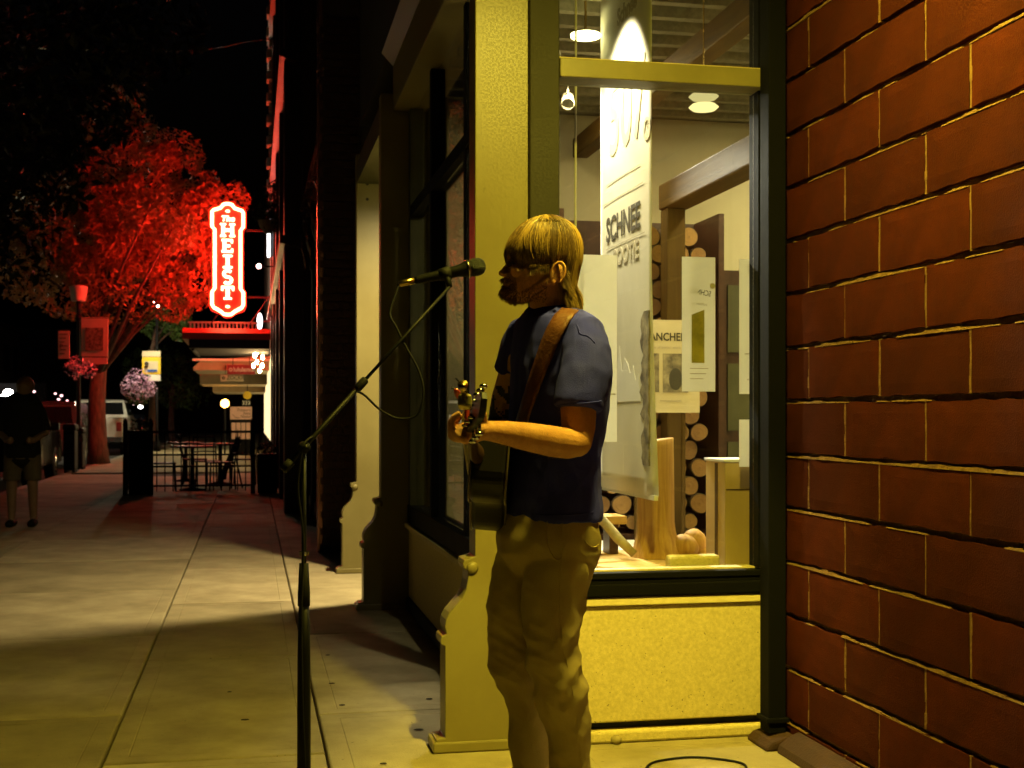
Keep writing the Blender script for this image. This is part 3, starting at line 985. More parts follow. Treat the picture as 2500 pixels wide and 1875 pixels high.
def body_c(t, y):
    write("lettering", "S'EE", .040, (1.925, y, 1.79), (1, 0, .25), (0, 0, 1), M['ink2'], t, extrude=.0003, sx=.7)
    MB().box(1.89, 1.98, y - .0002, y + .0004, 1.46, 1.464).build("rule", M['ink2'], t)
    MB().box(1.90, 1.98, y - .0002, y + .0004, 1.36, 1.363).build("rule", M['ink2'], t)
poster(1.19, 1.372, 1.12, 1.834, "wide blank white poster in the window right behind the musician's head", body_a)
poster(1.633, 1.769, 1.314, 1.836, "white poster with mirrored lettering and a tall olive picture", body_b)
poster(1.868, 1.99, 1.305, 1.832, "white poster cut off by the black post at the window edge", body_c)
MB().box(1.895, 1.99, 4.72, 4.724, .98, 1.20)
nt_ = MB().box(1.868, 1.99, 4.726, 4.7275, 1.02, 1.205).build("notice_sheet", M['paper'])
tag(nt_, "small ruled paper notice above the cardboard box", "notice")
# thin white tube standing in for a white edge line behind the pane
lt = MB().tube([(1.262, 4.95, .62), (1.268, 4.95, 3.08)], .0045, 10).build("display_rod", M['white_paint'])
tag(lt, "thin white vertical display rod left of the banner", "rod")

# poster RANCHERS on a board in front of the logs
rb = empty("framed_poster", (1.98, 6.0, 1.24), "tan photo poster with dark capital headline in front of the logs", "poster")
MB().box(1.83, 2.165, 6.0, 6.012, 1.235, 1.69).build("board", M['cream_face'], rb)
write("lettering", "RANCHERS", .054, (1.997, 5.9985, 1.605), (1, 0, 0), (0, 0, 1), M['ink'], rb, extrude=.0006, sx=.86, bold=.0012)
write("lettering", "a love of better work", .020, (1.98, 5.9985, 1.555), (1, 0, 0), (0, 0, 1), M['ink2'], rb, extrude=.0005)
for (a, bb) in ((1.85, 1.955), (1.975, 2.105)):
    MB().box(a, bb, 5.9965, 5.9995, 1.335, 1.525).build("picture", M['greyprint'], rb)
MB().ell((2.04, 5.996, 1.40), .035, .002, .055, nu=14, nv=8).build("picture_figure", M['ink'], rb)
MB().box(1.83, 1.91, 5.9975, 5.9995, 1.29, 1.296).build("caption", M['ink2'], rb)
MB().box(1.96, 2.07, 5.9975, 5.9995, 1.29, 1.296).build("caption", M['ink2'], rb)
MB().tube([(1.85, 6.03, .61), (1.85, 6.03, 1.6)], .012, 8).build("stand", M['timberz'], rb)
MB().tube([(2.09, 6.03, .61), (2.09, 6.03, 1.6)], .012, 8).build("stand", M['timberz'], rb)

# stacked logs
def log_mesh(v):
    rr = random.Random(40 + v)
    b = MB(); n = 18
    ph = [rr.uniform(0, 6.28) for _ in range(3)]
    def ring(r, y):
        return [(r * (1 + .05 * math.sin(2 * a + ph[0]) + .03 * math.sin(3 * a + ph[1])) * math.cos(a), y, r * (1 + .05 * math.sin(2 * a + ph[0]) + .03 * math.sin(3 * a + ph[1])) * math.sin(a)) for a in [2 * PI * j / n for j in range(n)]]
    b.grid([ring(.046, .002), ring(.050, .006), ring(.051, .30)], close=True)
    me = b.mesh("bark", M['bark'])
    e = MB()
    e.grid([ring(.0459, .0), ring(.030, .0012), ring(.029, 0.0), ring(.015, .0012), ring(.002, 0)], close=True)
    return me, e.mesh("cut_end", M['log_end' if v % 2 else 'log_end2'])
logs = [log_mesh(v) for v in range(5)]
rl = random.Random(8)
z = .665; r = 0
while z < 2.2:
    x = 1.62 + (.053 if r % 2 else 0)
    while x < 2.36:
        if z < 1.0 or x > 1.96:
            s = rl.uniform(.70, 1.12)
            t = empty("stacked_log", (x + rl.uniform(-.004, .004), 6.4 + rl.uniform(-.02, .02), z), "round cut log in the firewood stack behind the shop window", "log", "logs stacked behind the shop window")
            t.scale = (s, 1, s); t.rotation_euler = (0, rl.uniform(0, 6.28), 0)
            k = rl.randrange(5)
            for me in logs[k]:
                c = bpy.data.objects.new(me.name, me); link(c); c.parent = t
        x += .106
    z += .0935; r += 1
sh = empty("log_rack", (1.98, 6.55, .61), "dark wooden rack holding the stacked logs behind the window", "rack")
MB().box(1.54, 2.43, 6.74, 6.78, .61, 2.28).build("back_panel", M['rosewood'], sh)
MB().box(2.40, 2.43, 6.36, 6.739, .61, 2.28).build("side_panel", M['rosewood'], sh)
MB().box(1.54, 1.565, 6.36, 6.739, .61, 2.28).build("side_panel", M['rosewood'], sh)
MB().box(1.54, 2.43, 6.345, 6.739, .57, .609).build("shelf", M['rosewood'], sh)
sup = MB().box(1.50, 2.47, 6.34, 6.80, -.015, .569).build("rack_base", M['rosewood'], sh)
cab = empty("dark_cabinet", (2.72, 6.7, 0), "tall dark cabinet standing right of the log rack", "cabinet")
MB().box(2.46, 3.3, 6.5, 6.9, -.015, 2.0).build("carcass", M['rosewood'], cab)
for i in range(4):
    MB().box(2.50, 3.26, 6.485, 6.499, .3 + .42 * i, .66 + .42 * i).build("drawer_front", M['dark_trim'], cab)

# upright stump with root foot
st = empty("log_stump", (1.65, 5.11, .63), "upright barkless log stump with gnarled root foot on the wooden disc", "log")
rows = []
for i in range(24):
    t = i / 23
    z = .632 + .485 * t
    r = .079 + .020 * max(0, 1 - t * 5) - .004 * t
    row = []
    for j in range(28):
        a = 2 * PI * j / 28
        rr = r * (1 + .05 * math.sin(3 * a + 1) + .04 * noise.noise((math.cos(a) * 2, math.sin(a) * 2, z * 4)))
        if t < .3:
            rr *= 1 + .25 * (1 - t / .3) * max(0, math.cos(a + .5)) ** 2
        row.append((1.65 + rr * math.cos(a), 5.11 + rr * math.sin(a), z + (.012 * math.cos(a) if i == 23 else 0)))
    rows.append(row)
b = MB(); b.grid(rows, close=True)
b.f.append(tuple(23 * 28 + j for j in range(28)))
b.build("trunk", M['stump'], st, smooth=True)
for k, (dx, dy, z, rx, rz, rot) in enumerate([(.115, -.04, .675, .060, .050, .3), (.165, -.01, .69, .055, .055, -.3), (.10, .05, .66, .06, .045, .8), (.20, .0, .655, .045, .03, .2)]):
    bb = MB(); bb.ell((1.65 + dx, 5.11 + dy, z), rx, .05, rz, Matrix.Rotation(rot, 3, 'Y'), 16, 10)
    ob = bb.build("root_knob", M['stump'], st, smooth=True)
    for v_ in ob.data.vertices:
        v_.co += Vector((1, 1, 1)) * .008 * noise.noise(v_.co * 30)
ds = MB().lathe([(.31, .611), (.315, .616), (.315, .627), (.30, .631)], (1.53, 5.12, 0), 48).build("wooden_disc", M['platform'])
tag(ds, "round flat wooden disc lying on the window platform under the stump", "disc")
# cardboard box
cb = empty("cardboard_box", (2.0, 4.9, .61), "tall brown cardboard box standing at the right end of the window", "box")
MB().box(1.838, 2.06, 4.80, 5.02, .6105, 1.035).build("box_body", M['cardboard'], cb, bevel=.003)
MB().box(1.832, 2.065, 4.795, 5.025, 1.0355, 1.047).build("lid_flap", M['white_paint'], cb, bevel=.002)
MB().box(1.841, 2.05, 4.7975, 4.7995, .925, .929).build("flap_seam", M['rosewood'], cb)
MB().box(1.8355, 1.8378, 4.88, 4.91, .62, 1.03).build("tape", M['timberz'], cb)
sb = MB().box(1.60, 1.81, 4.775, 4.835, .6105, .672).build("stone_block", M['stone'], bevel=.012)
tag(sb, "small pale stone block lying in front of the stump foot", "block")
# bleached branch and a plank at the left
br = MB().tube([(1.24, 5.15, .90), (1.33, 5.13, .865), (1.41, 5.10, .80), (1.47, 5.06, .72), (1.53, 5.02, .655)], [.017, .018, .019, .021, .017], 12).build("driftwood_branch", M['branch'], smooth=True)
tag(br, "curved bleached branch leaning on the platform beside the musician's hip", "branch")
pk_ = empty("display_plank", (1.40, 5.3, .61), "pale plank laid on two dark blocks behind the branch", "plank")
MB().box(1.22, 1.56, 5.22, 5.38, .76, .795).build("board", M['platform'], pk_, bevel=.003)
for x in (1.25, 1.49):
    MB().box(x, x + .04, 5.25, 5.35, .611, .7595).build("leg", M['rosewood'], pk_)
# timber frame inside
tf = empty("timber_frame", (2.1, 6, 0), "orange brown timber posts and beams inside the shop", "frame")
MB().box(2.06, 2.20, 4.80, 6.33, 2.28, 2.41).build("beam", M['timber'], tf, bevel=.008)
MB().box(2.00, 2.10, 4.80, 7.9, 2.86, 2.98).build("ceiling_beam", M['timber'], tf, bevel=.008)
MB().box(2.07, 2.17, 6.22, 6.33, .611, 2.279).build("post", M['timberz'], tf, bevel=.008)
# hanging pendant lamp further in
pd = empty("pendant_lamp", (2.02, 5.35, 2.25), "small yellow shaded pendant lamp hanging in the upper right of the window", "lamp")
pc = W(1718, 262, 5.45)
MB().tube([pc + V(0, 0, .10), V(pc.x, pc.y, 3.08)], .003, 6).build("cord", M['brass'], pd)
for k, dz in enumerate((0, .045)):
    MB().lathe([(.004, -.018), (.05, -.012), (.064, 0), (.05, .012), (.004, .016)], pc + V(0, 0, dz), 24).build("glass_disc", emit("pendant_glow", (1, .85, .35), 1.6 if k == 0 else .8), pd, smooth=True)
for k in (-1, 1):
    MB().tube([pc + V(.03 * k, 0, .055), pc + V(.045 * k, 0, .09), pc + V(.02 * k, 0, .13), pc + V(0, 0, .10)], .004, 6).build("scroll_wire", M['brass'], pd, smooth=True)

# ================================================================== MICROPHONE STAND
D0 = 3.30
base = W(748, 1970, D0); base.z = 0
ms = empty("microphone_stand", base, "black boom microphone stand left of the musician", "microphone stand")
jt = W(742, 1092, D0)
bx_, by_ = jt.x, jt.y
def vz(py): return EYE.z + (1015 - py) / FPX * D0
MB().lathe([(.13, 0), (.135, .008), (.12, .022), (.03, .03), (.02, .05)], (bx_, by_, 0), 28).build("base", M['black'], ms, smooth=True)
MB().tube([(bx_, by_, .03), (bx_, by_, .42), (bx_, by_, .60), (bx_, by_, .75)], [.0175, .0175, .0165, .013], 16).build("lower_tube", M['black'], ms, smooth=True)
MB().tube([(bx_, by_, .70), (bx_, by_, jt.z)], .0062, 12).build("upper_tube", M['black'], ms, smooth=True)
MB().tube([(bx_, by_, .73), (bx_, by_, .76), (bx_, by_, .84)], [.016, .016, .012], 16).build("clutch", M['rubber'], ms, smooth=True)
tip = W(1098, 700, 3.50)
tail = jt + (jt - tip).normalized() * .05
MB().tube([tail, jt, jt.lerp(tip, .40)], .0066, 12).build("boom_tube", M['black'], ms, smooth=True)
MB().tube([jt.lerp(tip, .33), tip], .0046, 12).build("boom_rod", M['black'], ms, smooth=True)
c0 = jt.lerp(tip, .345); c1 = jt.lerp(tip, .41)
MB().tube([c0, c0.lerp(c1, .15), c0.lerp(c1, .9), c1], [.007, .0115, .0115, .0085], 16).build("boom_clutch", M['rubber'], ms, smooth=True)
MB().lathe([(.014, -.017), (.016, -.010), (.016, .010), (.014, .017)], jt, 20, Matrix.Rotation(PI / 2, 3, 'X')).build("pivot", M['rubber'], ms, smooth=True)
MB().tube([jt + V(0, -.02, 0), jt + V(.004, -.042, 0)], [.005, .009], 10).build("pivot_knob", M['black'], ms, smooth=True)
MB().tube([tail - (jt - tip).normalized() * -.0, tail + (jt - tip).normalized() * .03], .012, 14).build("end_cap", M['rubber'], ms, smooth=True)
MB().lathe([(.012, 0), (.013, .01)], (bx_, by_, .86), 12).build("collar", M['chrome'], ms)
m0 = W(1012, 685, 3.505); m1 = W(1162, 652, 3.535)
ax = (m1 - m0).normalized()
MB().tube([tip, tip.lerp(m0.lerp(m1, .52), .55), m0.lerp(m1, .52) - V(0, 0, .004)], [.007, .009, .012], 12).build("clip_arm", M['rubber'], ms, smooth=True)
MB().tube([m0.lerp(m1, .40), m0.lerp(m1, .58)], [.0165, .0195], 16).build("clip", M['rubber'], ms, smooth=True)
mic = empty("microphone", m0, "black handheld microphone in the clip in front of the musician's mouth", "microphone")
MB().tube([m0, m0.lerp(m1, .05), m0.lerp(m1, .72), m0.lerp(m1, .84), m0.lerp(m1, .86)], [.010, .0115, .0165, .0225, .0235], 20).build("handle", M['black'], mic, smooth=True)
MB().tube([m0.lerp(m1, .855), m0.lerp(m1, .885)], .0252, 24).build("ring", M['chrome'], mic, smooth=True)
q = ax.to_track_quat('Z', 'Y').to_matrix()
MB().lathe([(.022, -.018), (.0245, -.012), (.0255, 0), (.0245, .010), (.021, .018), (.014, .024), (.005, .027)], m1, 24, q).build("grille", M['grille'], mic, smooth=True)
MB().tube([m0 - ax * .045, m0 - ax * .03, m0 + ax * .004], [.0075, .0095, .0095], 14).build("plug", M['brass'], mic, smooth=True)
cab_ = empty("microphone_cable", base, "thin black cable looping from the microphone down the stand", "cable")
def smooth_path(P, n=8):
    P = [Vector(p) for p in P]
    out = []
    for i in range(len(P) - 1):
        p0 = P[max(i - 1, 0)]; p1 = P[i]; p2 = P[i + 1]; p3 = P[min(i + 2, len(P) - 1)]
        for k in range(n):
            t = k / n
            out.append(.5 * ((2 * p1) + (p2 - p0) * t + (2 * p0 - 5 * p1 + 4 * p2 - p3) * t * t + (3 * p1 - p0 - 3 * p2 + p3) * t ** 3))
    out.append(P[-1])
    return out
MB().tube(smooth_path([m0 - ax * .045, W(968, 712, 3.49), W(952, 765, 3.47), W(968, 800, 3.45), W(990, 845, 3.44), W(1022, 905, 3.43), W(1034, 960, 3.42), W(1018, 1012, 3.42), W(975, 1022, 3.42), W(930, 1002, 3.41), W(890, 965, 3.40), W(866, 955, 3.40), W(858, 962, 3.395)]), .0032, 8).build("cord", M['rubber'], cab_, smooth=True)
MB().tube(smooth_path([W(858, 962, 3.395), W(820, 1010, 3.37), W(780, 1055, 3.34), W(745, 1080, 3.27), W(733, 1130, 3.26), W(727, 1190, 3.27), W(735, 1260, 3.275), W(741, 1330, 3.275), W(736, 1500, 3.26), W(738, 1700, 3.26), W(742, 1960, 3.25), V(bx_ - .05, by_ - .03, .05), V(bx_ - .12, by_ - .1, .006), V(bx_ + .2, by_ - .5, .005), V(bx_ + .6, by_ - .7, .005)]), .0032, 8).build("cord", M['rubber'], cab_, smooth=True)
# cable lying on the ground by the block wall
gc = [W(1572, 1900, 4.32), W(1580, 1876, 4.43), W(1606, 1860, 4.50), W(1680, 1851, 4.55), W(1750, 1856, 4.53), W(1812, 1868, 4.47), W(1818, 1884, 4.38), W(1760, 1888, 4.36)]
for p_ in gc: p_.z = .006
gcb = MB().tube(smooth_path(gc), .0042, 8).build("ground_cable", M['rubber'], smooth=True)
tag(gcb, "black cable coiled on the lit ground before the stone panel", "cable")

# ================================================================== THE MUSICIAN
def remesh(mb, name, mat_, voxel, smooth_it=4, parent=None, fold=None, factor=.5):
    me = mb.mesh(name + "_tmp", None)
    o = bpy.data.objects.new(name + "_tmp", me); link(o)
    recalc(o)
    m = o.modifiers.new("r", 'REMESH'); m.mode = 'VOXEL'; m.voxel_size = voxel; m.use_smooth_shade = True
    s = o.modifiers.new("s", 'SMOOTH'); s.iterations = smooth_it; s.factor = factor
    dg = bpy.context.evaluated_depsgraph_get()
    dg.update()
    me2 = bpy.data.meshes.new_from_object(o.evaluated_get(dg))
    bpy.data.objects.remove(o)
    me2.name = name
    me2.materials.clear(); me2.materials.append(mat_)
    if fold:
        co = [v.co.copy() for v in me2.vertices]
        no = [v.normal.copy() for v in me2.vertices]
        for v, c, n_ in zip(me2.vertices, co, no):
            v.co = c + n_ * fold(c, n_)
        me2.update()
    me2.polygons.foreach_set("use_smooth", [True] * len(me2.polygons))
    ob = bpy.data.objects.new(name, me2); link(ob)
    adopt(ob, parent)
    return ob


def bvh_of(ob):
    me = ob.data
    return BVHTree.FromPolygons([v.co.copy() for v in me.vertices], [tuple(p.vertices) for p in me.polygons])


def cast(bvh, px, py):
    d = (W(px, py, 1.0) - EYE).normalized()
    h = bvh.ray_cast(EYE, d)
    return (h[0], h[1]) if h[0] is not None else (None, None)


PHI = R_(28)
LV = (math.sin(PHI) * RV - math.cos(PHI) * FV)          # towards his left shoulder
DV = (-math.cos(PHI) * RV - math.sin(PHI) * FV)         # the way his chest faces
foot = W(1345, 1900, 3.58); foot.z = 0
man = empty("person", foot, "musician in a blue t-shirt and khaki trousers singing and playing a black guitar", "person")


def pm_(px, d=3.55):
    return (px) / FPX * d


# ---- body: head, neck, arms, hands, trunk and legs as one surface
B = MB()
HD = 3.55
slices = [(548, 1296, 1366, .030), (555, 1272, 1386, .050), (568, 1256, 1398, .063), (585, 1246, 1404, .071), (605, 1241, 1407, .075),
          (622, 1238, 1407, .076), (634, 1239, 1406, .076), (644, 1243, 1404, .075), (656, 1241, 1400, .073), (668, 1238, 1394, .070),
          (680, 1237, 1384, .068), (692, 1236, 1372, .066), (704, 1235, 1356, .062), (716, 1231, 1334, .056), (726, 1233, 1312, .047), (734, 1243, 1292, .034), (739, 1256, 1280, .018)]
rows = []
for (py, fx, bx, w) in slices:
    row = []
    cx = (fx + bx) / 2; a = (bx - fx) / 2
    for j in range(28):
        th = 2 * PI * j / 28
        c, s_ = math.cos(th), math.sin(th)
        ce = math.copysign(abs(c) ** .85, c); se = math.copysign(abs(s_) ** .9, s_)
        # narrower towards the face
        wn_ = w * (1 - .22 * max(0, -ce) ** 1.5)
        row.append(W(cx + a * ce, py, HD) + FV * (-se * wn_))
    rows.append(row)
B.grid(rows, close=True)
n0 = len(B.v)
B.f.append(tuple(range(n0 - 28 * 17, n0 - 28 * 16))); B.f.append(tuple(range(n0 - 28, n0)))
# brow, nose, lips, chin
sc = HD / FPX
B.ctube([W(1246, 630, HD) - FV * .034, W(1240, 629, HD), W(1246, 630, HD) + FV * .034], [.010, .0105, .010], 10)
B.ctube([W(1247, 637, HD), W(1240, 650, HD), W(1231, 662, HD)], [.0085, .0085, .0095], 12)
B.ell(W(1227, 667, HD), .0115, .010, .0092)
for s_ in (-1, 1):
    B.ell(W(1236, 671, HD) + FV * .0105 * s_, .0105, .0075, .0072)
    B.ell(W(1262, 664, HD) + FV * .045 * s_, .020, .016, .018)     # cheek
B.ell(W(1233, 684, HD), .0085, .018, .0065)
B.ell(W(1234, 691.5, HD), .0085, .019, .0048)
B.ell(W(1234, 699, HD), .0085, .018, .0058)
B.ell(W(1238, 716, HD), .019, .024, .017)
# jaw
for s_ in (-1, 1):
    B.ctube([W(1250, 722, HD) + FV * .026 * s_, W(1295, 716, HD) + FV * .050 * s_, W(1336, 690, HD) + FV * .062 * s_], [.013, .014, .014], 10)
    # ear
    e0 = W(1358, 674, HD) + FV * .074 * s_
    ring = []
    for k in range(15):
        a = R_(-115 + 260 * k / 14) * 1
        ring.append(e0 + RV * (.019 * math.sin(a + .25) + .002) + ZV * (.030 * math.cos(a) - .001) + FV * (.010 + .005 * math.sin(a)) * s_)
    B.ctube(ring, [.0042] * 15, 8)
    B.ell(e0 + RV * .002, .017, .006, .027)
    B.ell(e0 - RV * .010 - ZV * .024, .009, .007, .010)
# neck
B.ctube([W(1338, 690, 3.55), W(1342, 735, 3.56), W(1350, 785, 3.57), W(1356, 850, 3.58)], [(.052, .052), (.056, .055), (.062, .060), (.075, .07)], 18, ref=RV)
# trunk below the clothes
def oval(py, cx, a, b, d, n=24, grow=0.0):
    c = W(cx, py, d)
    return [c + LV * ((a + grow) * math.cos(t) * (1.0)) + DV * ((b + grow) * math.sin(t)) for t in [2 * PI * k / n for k in range(n)]]
torso = [(770, 1352, .10, .07), (800, 1362, .15, .085), (840, 1366, .17, .095), (950, 1364, .16, .10), (1100, 1352, .145, .095), (1220, 1345, .145, .095), (1330, 1335, .12, .08), (1400, 1332, .10, .07)]
rows = [oval(py, cx, a, b, 3.58) for py, cx, a, b in torso]
B.grid(rows, close=True); n0 = len(B.v)
B.f.append(tuple(range(n0 - 24 * len(torso), n0 - 24 * (len(torso) - 1)))); B.f.append(tuple(range(n0 - 24, n0)))
# left arm (near), upper arm to elbow to wrist
B.ctube([W(1420, 830, 3.46), W(1424, 900, 3.42), W(1412, 990, 3.38), W(1412, 1045, 3.365), W(1408, 1078, 3.355)], [.056, .053, .0485, .045, .041], 18)
B.ctube([W(1408, 1078, 3.355), W(1386, 1083, 3.33), W(1345, 1077, 3.27), W(1290, 1067, 3.19), W(1240, 1058, 3.11), W(1200, 1053, 3.05), W(1176, 1050, 3.02)],
        [(.040, .041), (.040, .043), (.040, .042), (.036, .037), (.030, .031), (.0245, .029), (.0235, .031)], 18, ref=ZV)
# left hand wrapped round the neck of the guitar
HN = 2.985
B.ctube([W(1180, 1050, 3.02), W(1160, 1052, 2.995), W(1138, 1056, 2.985), W(1122, 1058, 2.98)], [(.024, .031), (.027, .036), (.026, .036), (.022, .034)], 14, ref=ZV)
# thumb up behind the neck, leaving the side of the palm
B.ctube([W(1176, 1036, 3.0), W(1176, 1012, 2.985), W(1168, 994, 2.975), W(1161, 984, 2.97)], [.0150, .0130, .0108, .0085], 10)
# fingers: knuckles low left, curling up over the fingerboard
for k in range(4):
    dd = -.033 + .0205 * k
    ln = (.94, 1.0, .97, .80)[k]
    def F_(px, py): return W(1140 + (px - 1140) * (1 if px > 1140 else ln), py, HN) - FV * (-dd) + ZV * (-.002 * k)
    B.ctube([F_(1136, 1070), F_(1112, 1062), F_(1101, 1046), F_(1101, 1030), F_(1108, 1018), F_(1119, 1011)], [.0102, .0094, .0090, .0086, .0080, .0068], 10)
# right arm beyond, bent to the strings
B.ctube([W(1284, 830, 3.72), W(1262, 900, 3.76), W(1236, 975, 3.79), W(1222, 1035, 3.80)], [.055, .050, .045, .040], 16)
B.ctube([W(1222, 1035, 3.80), W(1214, 1075, 3.72), W(1206, 1120, 3.60), W(1204, 1150, 3.52)], [.040, .037, .030, .024], 14)
B.ctube([W(1204, 1150, 3.52), W(1198, 1165, 3.475)], [(.022, .030), (.018, .032)], 12, ref=FV)
for k in range(4):
    p0 = W(1190 + 5 * k, 1168, 3.46) - ZV * .004 * k
    B.ctube([p0, p0 - FV * .03 - ZV * .012 - RV * .012, p0 - FV * .045 - ZV * .03 - RV * .004], [.0095, .0088, .007], 8)
B.ctube([W(1188, 1150, 3.49), W(1180, 1160, 3.45), W(1180, 1170, 3.43)], [.0115, .010, .0085], 8)
# legs under the trousers
B.ctube([W(1360, 1400, 3.54), W(1356, 1620, 3.48), W(1392, 1850, 3.51), W(1393, 2050, 3.53)], [.055, .045, .04, .032], 14)
B.ctube([W(1295, 1390, 3.66), W(1268, 1620, 3.66), W(1294, 1850, 3.67), W(1296, 2010, 3.68)], [.055, .045, .04, .032], 14)
body = remesh(B, "body", M['skin'], .0029, 2, man)
bvh_body = bvh_of(body)

# eye on each side, brow hairs come with the fringe
for s_ in (-1, 1):
    MB().ell(W(1256, 644, HD) + FV * .040 * s_, .0085, .0085, .0065).build("eye", M['eye'], man, smooth=True)

# ---- t-shirt
T = MB()
ts = [(752, 1347, .066, .066), (764, 1351, .105, .078), (778, 1356, .145, .092), (796, 1362, .172, .102), (830, 1367, .186, .112), (900, 1369, .186, .119), (1000, 1364, .174, .121),
      (1100, 1352, .165, .117), (1180, 1346, .166, .118), (1235, 1344, .170, .121), (1266, 1343, .173, .123)]
rows = [oval(py, cx, a, b, 3.58, 32) for py, cx, a, b in ts]
T.grid(rows, close=True); n0 = len(T.v)
T.f.append(tuple(range(n0 - 32 * len(ts), n0 - 32 * (len(ts) - 1)))); T.f.append(tuple(range(n0 - 32, n0)))
T.tube([W(1398, 792, 3.50), W(1424, 815, 3.46), W(1432, 860, 3.43), W(1428, 920, 3.40), W(1416, 975, 3.38), W(1413, 996, 3.375)], [.040, .060, .066, .065, .061, .062], 20)
T.tube([W(1300, 792, 3.68), W(1284, 812, 3.72), W(1268, 850, 3.75), W(1260, 885, 3.77), W(1255, 908, 3.78)], [.040, .058, .062, .060, .060], 20)


def fold_shirt(c, n_):
    z = c.z
    q = c - W(1350, 1015, 3.58)
    u = q.dot(DV); l = q.dot(LV)
    d = .006 * noise.noise(Vector((u * 7 + z * 5, l * 7, z * 6)))
    def rid(a, b, c): return 1 - 2.2 * abs(noise.noise(Vector((a, b, c))))
    wgt = math.exp(-((z - 1.02) / .15) ** 2) * max(.15, min(1, .6 - u * 5))
    d += wgt * .011 * rid(z * 10 + u * 11, l * 3, u * 3)
    wg2 = math.exp(-((z - 1.33) / .14) ** 2)
    d += wg2 * .0065 * rid(l * 10 + u * 6, z * 3.5, u * 4 + 3)
    wg3 = math.exp(-((z - .95) / .05) ** 2)
    d += wg3 * .005 * rid(u * 14 + l * 14, z * 6, 4)
    d += .003 * noise.noise(Vector((u * 30, l * 30, z * 22)))
    return d


shirt = remesh(T, "t_shirt", M['shirt'], .0055, 5, man, fold_shirt)
bvh_shirt = bvh_of(shirt)
# hem, sleeve and shoulder seams laid on the cloth
def on_cloth(bvh, pts, lift=.0015):
    out = []
    for (px, py) in pts:
        p, n_ = cast(bvh, px, py)
        if p is not None:
            out.append(p + n_ * lift)
    return out
for pts in ([(1362, 988), (1390, 986), (1420, 984), (1450, 982), (1466, 979)], [(1397, 772), (1412, 800), (1416, 815), (1436, 822), (1452, 838)],
            [(1300, 1256), (1340, 1258), (1380, 1258), (1420, 1255), (1448, 1250)]):
    pp = on_cloth(bvh_shirt, pts)
    if len(pp) > 2:
        MB().tube(smooth_path(pp, 4), .0016, 6).build("seam", M['shirt'], shirt, smooth=True)
# collar rib
col = []
for k in range(25):
    t = 2 * PI * k / 24
    c = W(1347, 757 + 10 * math.sin(t) + 7, 3.575)
    col.append(c + LV * (.073 * math.cos(t)) + DV * (.071 * math.sin(t)) - ZV * (.022 * max(0, math.sin(t))))
MB().tube(col, (.0065), 8, cap=False).build("collar", M['shirt'], shirt, smooth=True)

# ---- trousers
P = MB()
pv = [(1240, 1343, .160, .112), (1270, 1341, .166, .120), (1310, 1341, .172, .130), (1345, 1342, .168, .128), (1385, 1342, .140, .104), (1420, 1340, .09, .06)]
rows = [oval(py, cx, a, b, 3.58, 32) for py, cx, a, b in pv]
P.grid(rows, close=True); n0 = len(P.v)
P.f.append(tuple(range(n0 - 32 * len(pv), n0 - 32 * (len(pv) - 1)))); P.f.append(tuple(range(n0 - 32, n0)))
P.tube([W(1372, 1330, 3.53), W(1364, 1400, 3.51), W(1350, 1480, 3.50), W(1347, 1560, 3.485), W(1352, 1625, 3.475), W(1366, 1680, 3.48), W(1384, 1760, 3.495), W(1391, 1850, 3.51), W(1393, 1950, 3.52), W(1392, 2062, 3.53)],
       [(.085, .10), (.092, .10), (.088, .092), (.075, .082), (.067, .072), (.070, .070), (.062, .064), (.052, .058), (.052, .06), (.056, .064)], 24, ref=RV)
P.tube([W(1298, 1330, 3.65), W(1285, 1400, 3.66), W(1268, 1480, 3.66), W(1260, 1570, 3.655), W(1264, 1625, 3.65), W(1288, 1690, 3.66), W(1296, 1760, 3.665), W(1296, 1850, 3.67), W(1297, 1930, 3.68), W(1298, 2020, 3.69)],
       [(.086, .10), (.09, .10), (.088, .094), (.080, .084), (.074, .074), (.064, .068), (.060, .062), (.056, .058), (.054, .058), (.058, .064)], 24, ref=RV)


def fold_pants(c, n_):
    q = c - W(1350, 1015, 3.58)
    u = q.dot(DV); l = q.dot(LV); z = c.z
    d = .006 * noise.noise(Vector((u * 9, l * 9, z * 5)))
    def rid(a, b, c): return 1 - 2.2 * abs(noise.noise(Vector((a, b, c))))
    wg = .35 + 1.0 * math.exp(-((z - .55) / .13) ** 2) + .55 * math.exp(-((z - .25) / .2) ** 2)
    d += wg * .0062 * rid(z * 9 + u * 9, l * 5 - z * 3, u * 4 + 1)
    d += wg * .0030 * rid(z * 24 - u * 16, l * 9, u * 9 + 5)
    wg = math.exp(-((z - .82) / .13) ** 2)
    d += wg * .0085 * rid(z * 5 - u * 15, l * 6, z * 3 + 7)
    d += .0022 * noise.noise(Vector((u * 34, l * 34, z * 26)))
    return d


pants = remesh(P, "trousers", M['pants'], .0058, 9, man, fold_pants)
bvh_pants = bvh_of(pants)
pp = on_cloth(bvh_pants, [(1337, 1272), (1334, 1300), (1337, 1330), (1348, 1355), (1361, 1368), (1370, 1362)], .001)
if len(pp) > 2: MB().tube(smooth_path(pp, 4), .0022, 6).build("pocket_edge", M['pants'], pants, smooth=True)
pp = on_cloth(bvh_pants, [(1372, 1275), (1374, 1330), (1367, 1400), (1365, 1480), (1372, 1560), (1384, 1620), (1398, 1690), (1408, 1760), (1416, 1830), (1420, 1874)], .0006)
if len(pp) > 2: MB().tube(smooth_path(pp, 4), .0012, 5).build("side_seam", M['pants'], pants, smooth=True)
pp = on_cloth(bvh_pants, [(1424, 1316), (1436, 1330), (1450, 1336), (1460, 1330)], .001)
if len(pp) > 2: MB().tube(smooth_path(pp, 4), .0020, 6).build("back_pocket_edge", M['pants'], pants, smooth=True)
